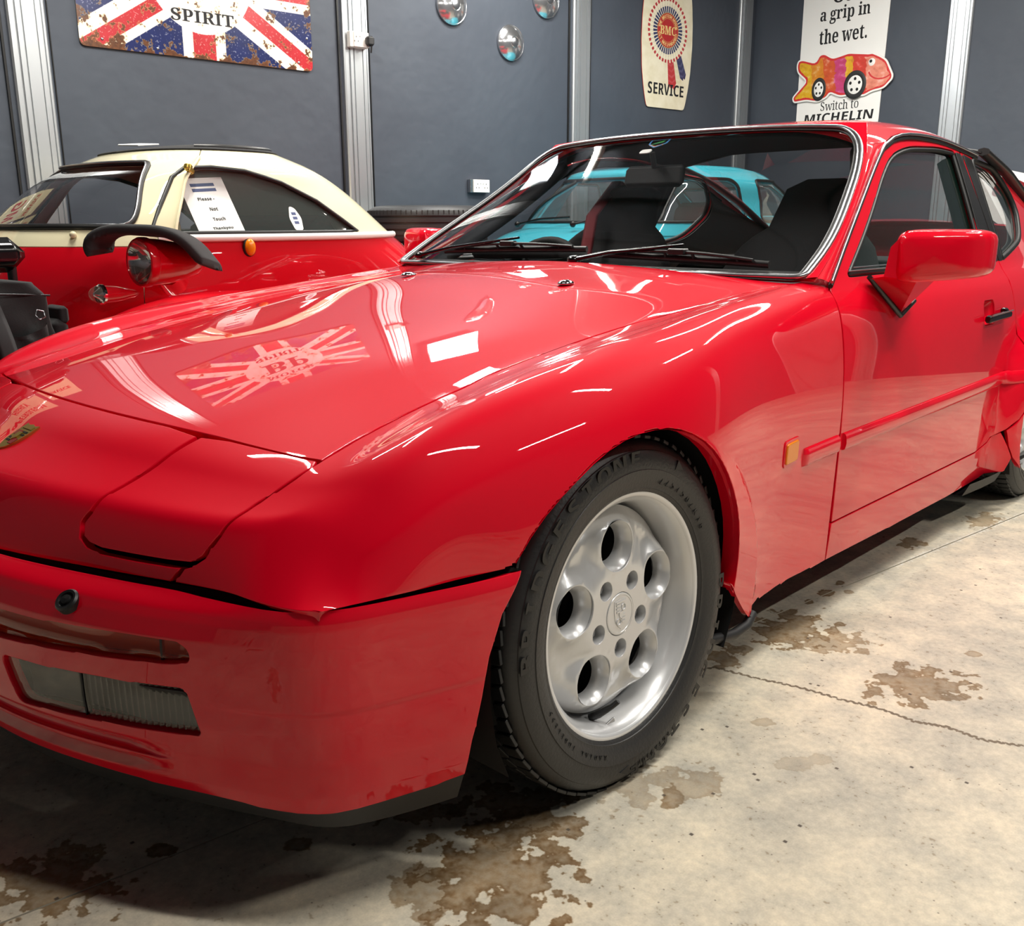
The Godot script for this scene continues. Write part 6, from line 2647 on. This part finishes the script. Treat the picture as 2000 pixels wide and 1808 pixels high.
func rosette_sign(L: Transform3D) -> void:
	var NX := 420
	var NY := 660
	var W := .58
	var H := .92
	var im := Image.create(NX, NY, false, Image.FORMAT_RGB8)
	var f := FastNoiseLite.new()
	f.frequency = .012
	f.fractal_octaves = 4
	var cream := rgb8(230, 222, 198)
	var C := Vector2(0, .085)
	for j in NY:
		for i in NX:
			var p := Vector2(((i + .5) / NX - .5) * W, (.5 - (j + .5) / NY) * H)
			var n := f.get_noise_2d(i, j)
			var c := cream.lerp(rgb8(206, 194, 160), clampf(.35 + n, 0, 1) * .5)
			# ribbons
			for q in [[Vector2(.04, -.10), Vector2(.075, -.31), .035, rgb8(178, 40, 46)], [Vector2(.09, -.08), Vector2(.15, -.27), .026, rgb8(214, 202, 170)], [Vector2(.12, -.06), Vector2(.20, -.235), .028, rgb8(34, 40, 84)]]:
				var a: Vector2 = q[0]
				var b: Vector2 = q[1]
				var d := (b - a).normalized()
				var t := (p - a).dot(d)
				var s := absf((p - a).dot(Vector2(-d.y, d.x)))
				var len: float = a.distance_to(b) - absf(s - .012) * 1.2
				if t > 0.0 and t < len and s < q[2] * (1.0 + .35 * t / .2):
					c = (q[3] as Color).lerp(Color.WHITE, .16 * clampf(sin(t * 160.0 + s * 90.0) + n, 0, 1))
			var r := p.distance_to(C)
			var k := fposmod(atan2(p.y - C.y, p.x - C.x) / TAU * 40.0, 1.0)
			if r < .218:
				c = cream if k < .5 else rgb8(224, 214, 190)
				if r > .188 and k > .22 and k < .80:
					c = rgb8(182, 42, 50)
				if r < .196 and r > .176:
					c = cream
				if r < .160 and k > .18 and k < .84:
					c = rgb8(36, 44, 92)
				if absf(k - .5) < .04 and r > .13:
					c = c.darkened(.25)
			if r < .118:
				c = rgb8(184, 146, 74)
			if r < .114:
				c = rgb8(176, 40, 40)
			if r < .080:
				c = rgb8(196, 156, 84)
			if r < .077:
				c = rgb8(172, 24, 30)
			im.set_pixel(i, j, c)
	var m := mat("rosette_enamel", Color.WHITE, .28)
	m.albedo_texture = ImageTexture.create_from_image(im)
	m.texture_repeat = false
	m.uv1_scale = Vector3(1.0 / W, -1.0 / H, 1)
	m.uv1_offset = Vector3(.5, .5, 0)
	var out := PackedVector2Array()
	var prof := [[-.445, .208], [-.40, .225], [-.30, .250], [-.18, .270], [0, .282], [.15, .278], [.28, .265], [.38, .246], [.44, .226]]
	for q in prof:
		out.append(Vector2(q[1], q[0]))
	for i in range(prof.size() - 1, -1, -1):
		out.append(Vector2(-prof[i][1], prof[i][0]))
	var o := obj("enamel_sign", MB.new().extrude(round_poly(out, .02, 3), 0, .005).mesh(), m, null, L * Transform3D(Basis.IDENTITY, Vector3(1.79, 2.208, .006)))
	tag(o, "cream barrel shaped enamel sign with a ribbon rosette reading SERVICE", "sign")
	var gold := mat("print_gold", rgb8(226, 200, 130), .4)
	letters("SERVICE", .080, M.ink, o, Transform3D(Basis(Vector3(0, 0, 1), -.01), Vector3(.0, -.315, .0055)), .40, false, true)
	letters("BMC", .058, gold, o, Transform3D(Basis.IDENTITY, Vector3(0, .085, .0055)), .17, true, true)
	var ring := MB.new()
	arc_text(ring, "THE BRITISH MOTOR", 172.0, 8.0, .096, .021, .0, true, .8)
	arc_text(ring, "CORPORATION LTD", 352.0, 188.0, .096, .021, .0, true, .8)
	obj("lettering_ring", ring.mesh(), gold, o, Transform3D(Basis.IDENTITY, Vector3(0, .085, .0052)))


func tyre_sign(R: Transform3D) -> void:
	# a white board on the right wall, with a cut-out of a striped fish on wheels standing proud of it
	var o := obj("tyre_advert", MB.new().extrude(round_poly(p2([.44, 1.63, 1.12, 1.63, 1.145, 2.95, .44, 2.95]), [.04, .04, .02, .02]), .004, .010).mesh(), M.paper, null, R)
	tag(o, "tall white advertising board with black lettering on the right wall", "sign")
	var z := .0106
	letters("Get", .115, M.ink, o, Transform3D(Basis.IDENTITY, Vector3(.79, 2.562, z)), .21, true, true)
	letters("a grip in", .118, M.ink, o, Transform3D(Basis.IDENTITY, Vector3(.79, 2.425, z)), .40, true, true)
	letters("the wet.", .105, M.ink, o, Transform3D(Basis.IDENTITY, Vector3(.785, 2.285, z)), .385, true, true)
	letters("Switch to", .068, M.ink, o, Transform3D(Basis.IDENTITY, Vector3(.80, 1.795, z)), .31, true)
	letters("MICHELIN", .066, M.ink, o, Transform3D(Basis.IDENTITY, Vector3(.795, 1.712, z)), .56, false, true, "lettering", .0012, .12)
	var out := p2([.433, 2.142, .473, 2.148, .585, 2.113, .613, 2.165, .659, 2.17, .728, 2.129, .805, 2.142, .854, 2.152, 1.018, 2.127, 1.043, 2.129, 1.106, 2.1, 1.157, 2.068, 1.215, 1.961, 1.212, 1.93, 1.152, 1.873, 1.057, 1.86, .997, 1.833, .92, 1.851, .806, 1.846, .724, 1.881, .701, 1.85, .623, 1.823, .526, 1.843, .416, 1.835, .398, 1.877, .463, 1.94, .514, 1.986, .433, 2.051, .422, 2.103])
	out = round_poly(out, .025, 3)
	var inner: PackedVector2Array = Geometry2D.offset_polygon(out, -.012)[0]
	var N := 360
	var im := Image.create(N, 220, false, Image.FORMAT_RGB8)
	var f := FastNoiseLite.new()
	f.frequency = .03
	f.fractal_octaves = 4
	f.seed = 3
	var red := rgb8(206, 44, 48)
	var bands := [[.56, rgb8(218, 170, 30)], [.66, rgb8(212, 132, 34)], [.755, rgb8(206, 84, 40)], [.845, rgb8(196, 62, 120)], [.90, rgb8(222, 168, 36)], [1.00, rgb8(208, 58, 44)], [9.0, rgb8(226, 138, 116)]]
	for j in 220:
		for i in N:
			var p := Vector2(.39 + .84 * i / N, 2.18 - .36 * j / 220.0)
			var n := f.get_noise_2d(i, j)
			var x := p.x + n * .02 + (p.y - 2.0) * .12
			var c := red
			for b in bands:
				if x < b[0]:
					c = b[1]
					break
			c = c.lerp(Color.WHITE, clampf(n * .7 - .08, 0, .5)).lerp(rgb8(150, 50, 30), clampf(-n * .5 - .05, 0, .4))
			var e := 9.0
			for k in inner.size():
				var s := Geometry2D.get_closest_point_to_segment(p, inner[k], inner[(k + 1) % inner.size()])
				e = minf(e, s.distance_to(p))
			if e < .013 + n * .008:
				c = red
			# smile
			var sm := Vector2(p.x - 1.12, (p.y - 2.02) * 1.3)
			if absf(sm.length() - .10) < .006 and p.y < 2.0 and p.x > 1.02:
				c = red
			im.set_pixel(i, j, c)
	var m := mat("fish_paint", Color.WHITE, .4)
	m.albedo_texture = ImageTexture.create_from_image(im)
	m.texture_repeat = false
	m.uv1_scale = Vector3(1.0 / .84, -1.0 / .36, 1)
	m.uv1_offset = Vector3(-.39 / .84, 2.18 / .36, 0)
	var fi := obj("fish_cutout", MB.new().extrude(out, .020, .026).box(Vector3(.05, .05, .010), .002, Transform3D(Basis.IDENTITY, Vector3(.8, 2.0, .0155))).mesh(), M.paper, null, R)
	tag(fi, "painted striped fish on wheels cut out in front of the white board", "cutout")
	obj("fish_body", MB.new().extrude(inner, .026, .0275).mesh(), m, fi)
	obj("eye", MB.new().lathe(p2([.026, .0275, .022, .030, 0.0, .031]), 24, Transform3D(Basis.IDENTITY, Vector3(1.043, 2.062, 0))).mesh(), M.paper, fi)
	obj("pupil", MB.new().lathe(p2([.011, .030, .010, .0325, 0.0, .033]), 20, Transform3D(Basis.IDENTITY, Vector3(1.037, 2.068, 0))).mesh(), M.ink, fi)
	for w in [[.630, 1.917, .082, .72], [.925, 1.921, .098, .90]]:
		var t := Transform3D(Basis(Vector3(w[3], 0, 0), Vector3(0, 1, 0), Vector3(0, 0, 1)), Vector3(w[0], w[1], .026))
		var wh := obj("fish_wheel", MB.new().lathe(p2([w[2], .0, w[2], .004, w[2] * .93, .007, w[2] * .70, .007, w[2] * .66, .005]), 40, t).mesh(), M.rubber, fi)
		obj("wheel_disc", MB.new().lathe(p2([w[2] * .68, .004, w[2] * .62, .0065, w[2] * .2, .006, 0.0, .0075]), 36, t).mesh(), M.paper, wh)
		for i in 5:
			var a := TAU * i / 5 + .3
			obj("wheel_hole", MB.new().lathe(p2([w[2] * .12, .0055, w[2] * .11, .0085, 0.0, .0085]), 12, t * Transform3D(Basis.IDENTITY, Vector3(cos(a), sin(a), 0) * w[2] * .42)).mesh(), M.ink, wh)
	var fin := MB.new().extrude(round_poly(p2([.872, 1.86, .89, 1.95, .90, 2.05, .87, 2.10, .855, 2.0]), .01), .0275, .029)
	obj("fin", fin.mesh(), mat("fin_yellow", rgb8(216, 164, 30), .45), fi)
	# further along, a red and white cut-out panel seen through the quarter window
	var cut := MB.new().extrude(round_poly(p2([1.78, 1.24, 1.84, 1.10, 1.98, .98, 2.20, .84, 2.42, .86, 2.40, 1.12, 2.24, 1.24, 2.0, 1.30]), .06), .006, .016)
	var cp := obj("cutout_panel", cut.mesh(), M.paper, null, R)
	tag(cp, "white cut-out panel with a red patch seen through the quarter window", "sign")
	obj("red_patch", MB.new().extrude(round_poly(p2([1.98, 1.12, 2.16, 1.08, 2.26, 1.16, 2.14, 1.22, 2.02, 1.24]), .03), .016, .018).mesh(), M.badge_red, cp)
	obj("red_patch", MB.new().extrude(round_poly(p2([2.10, .97, 2.22, .92, 2.32, .95, 2.26, .99, 2.18, .99]), .015), .016, .018).mesh(), M.badge_red, cp)


# ---------------------------------------------------------------- on the floor
func build_loose_things() -> void:
	var prof := PackedVector2Array()
	for q in [[.205, -.085], [.225, -.094], [.255, -.104], [.285, -.100], [.308, -.088], [.322, -.078], [.326, -.070]]:
		prof.append(Vector2(q[0], q[1]))
	for g in [-.045, -.012, .022, .052]:
		prof.append_array(p2([.328, g - .006, .319, g - .005, .319, g + .005, .328, g + .006]))
	for q in [[.326, .070], [.322, .078], [.308, .088], [.285, .100], [.255, .104], [.225, .094], [.205, .085], [.20, .0], [.205, -.085]]:
		prof.append(Vector2(q[0], q[1]))
	var ty := MB.new().lathe(prof, 72, Transform3D(Basis(Vector3(1, 0, 0), Vector3(0, 0, 1), Vector3(0, -1, 0)), Vector3.ZERO), 25.0)
	for i in ty.n.size():
		var q := Vector3(ty.v[i].x, 0, ty.v[i].z)
		var c := q.normalized() * .265
		if ty.n[i].dot(ty.v[i] - c) < 0.0 and absf(q.length() - .265) > .03:
			ty.n[i] = -ty.n[i]
	fix_winding(ty)
	var tm := ty.mesh()
	# cuts across the shoulders
	var cut := MB.new()
	for i in 72:
		var a := TAU * i / 72
		for y in [-.068, .068]:
			cut.box(Vector3(.012, .022, .004), .001, Transform3D(Basis(Vector3.UP, a), Vector3(cos(a) * .323, y, -sin(a) * .323)))
	var cm := cut.mesh()
	var names := ["lowest in the stack by the wall", "second from the floor in the stack", "middle of the stack by the wall", "second from the top, set a little left", "on top of the stack behind the red coupe"]
	for i in 5:
		var o := obj("loose_tyre", tm, M.rubber, null, Transform3D(Basis(Vector3.UP, i * 1.3), Vector3(2.385 - (.03 if i == 3 else .0), .1045 + i * .2092, -2.30 + (.01 if i % 2 else 0.0))))
		tag(o, "worn black car tyre, " + names[i], "tyre", "tyres stacked by the wall")
		var c := obj("shoulder_cut", cm, M.rubber_mark, o)
		c.set_meta("kind", "stuff")
	bag()


func bag() -> void:
	# a padded black seat on a stand, a black bag strapped over its back rail
	var st := thing("padded_stand", "black padded seat stand behind the coupe's nose", "stand", Vector3(-.43, 0, -1.26))
	obj("shelf", MB.new().box(Vector3(.54, .03, .36), .01, Transform3D(Basis.IDENTITY, Vector3(0, .41, .13))).mesh(), M.black_plastic, st)
	obj("back_rail", MB.new().box(Vector3(.58, .10, .09), .042, Transform3D(Basis.IDENTITY, Vector3(0, .872, .0))).mesh(), M.black_gloss, st)
	for x in [-.25, .25]:
		obj("leg", MB.new().tube(PackedVector3Array([Vector3(x, .012, -.03), Vector3(x, .86, .0)]), .013, 8).mesh(), M.dark_metal, st)
		obj("leg", MB.new().tube(PackedVector3Array([Vector3(x, .012, .28), Vector3(x, .40, .28)]), .013, 8).mesh(), M.dark_metal, st)
	var b := thing("black_bag", "black fabric bag with straps hung on the padded stand", "bag", Vector3(-.43, .428, -1.10))
	var body := MB.new()
	body.grid(func(a: float, t: float):
		var th := TAU * a
		var y := t * .40
		var k: float = lerp_list([0.0, .03, .1, .5, .85, .95, 1.0], [.0, .86, 1.0, 1.02, .95, .82, .0], t)
		var sag := .012 * sin(th * 3.0 + y * 14.0) + .006 * sin(th * 7.0 - y * 30.0)
		return Vector3(signf(cos(th)) * pow(absf(cos(th)), .45) * (.275 + sag) * k, y, signf(sin(th)) * pow(absf(sin(th)), .45) * (.10 + sag) * k), 64, 32)
	for i in body.n.size():
		if body.n[i].dot(body.v[i] - Vector3(body.v[i].x * .6, .2, 0)) < 0.0:
			body.n[i] = -body.n[i]
	fix_winding(body)
	obj("body", body.mesh(), M.black_fabric, b)
	for q in [[.135, .16, .075], [-.14, .15, .08]]:
		var pk := MB.new()
		pk.grid(func(a: float, t: float):
			var x := lerpf(-1.0, 1.0, a)
			var y := lerpf(0, .24, t)
			var bulge := pow(maxf(0.0, 1.0 - pow(absf(x), 4.0)), .5) * (1.0 - .25 * t) * smoothstep(0.0, .15, t)
			return Vector3(q[0] + x * q[2] * 1.25, .03 + y - .03 * sin(PI * a) * smoothstep(.8, 1.0, t), .10 + bulge * .055 + .004 * sin(a * 20.0 + t * 9.0)), 24, 16)
		for i in pk.n.size():
			if pk.n[i].z < 0.0:
				pk.n[i] = -pk.n[i]
		fix_winding(pk)
		obj("pocket", pk.mesh(), M.black_fabric, b)
	obj("side_pocket", MB.new().box(Vector3(.05, .22, .12), .02, Transform3D(Basis.IDENTITY, Vector3(.285, .16, .0))).box(Vector3(.03, .05, .10), .01, Transform3D(Basis.IDENTITY, Vector3(.30, .28, .0))).mesh(), M.black_fabric, b)
	for x in [.08, -.13]:
		var s := PackedVector3Array([Vector3(x, .40, -.215), Vector3(x, .505, -.16), Vector3(x, .465, -.095), Vector3(x + .002, .40, .05), Vector3(x + .01, .32, .108), Vector3(x + .02, .20, .165), Vector3(x + .03, .05, .16)])
		obj("strap", MB.new().tube(curve(s, 24), .024, 6, false, .14, Vector3(0, .3, 1)).mesh(), M.webbing, b)
		obj("buckle", MB.new().tube(p3([x - .03, .478, -.085, x + .03, .478, -.085, x + .03, .440, -.03, x - .03, .440, -.03]), .0028, 6, true).mesh(), M.satin_steel, b)
	obj("zip", MB.new().tube(curve(p3([-.25, .345, .095, -.1, .352, .108, .08, .352, .108, .25, .34, .09]), 16), .003, 6).mesh(), M.dark_metal, b)
	obj("zip_ring", MB.new().tube(p3([.205, .305, .108, .22, .30, .112, .222, .285, .114, .208, .278, .113, .198, .29, .110]), .0022, 6, true).mesh(), M.satin_steel, b)
	obj("reflective_tape", MB.new().box(Vector3(.05, .008, .003), .001, Transform3D(Basis.from_euler(Vector3(0, 0, -.5)), Vector3(.16, .05, .168))).box(Vector3(.006, .05, .003), .001, Transform3D(Basis.IDENTITY, Vector3(.18, .13, .168))).mesh(), M.white_plastic, b)
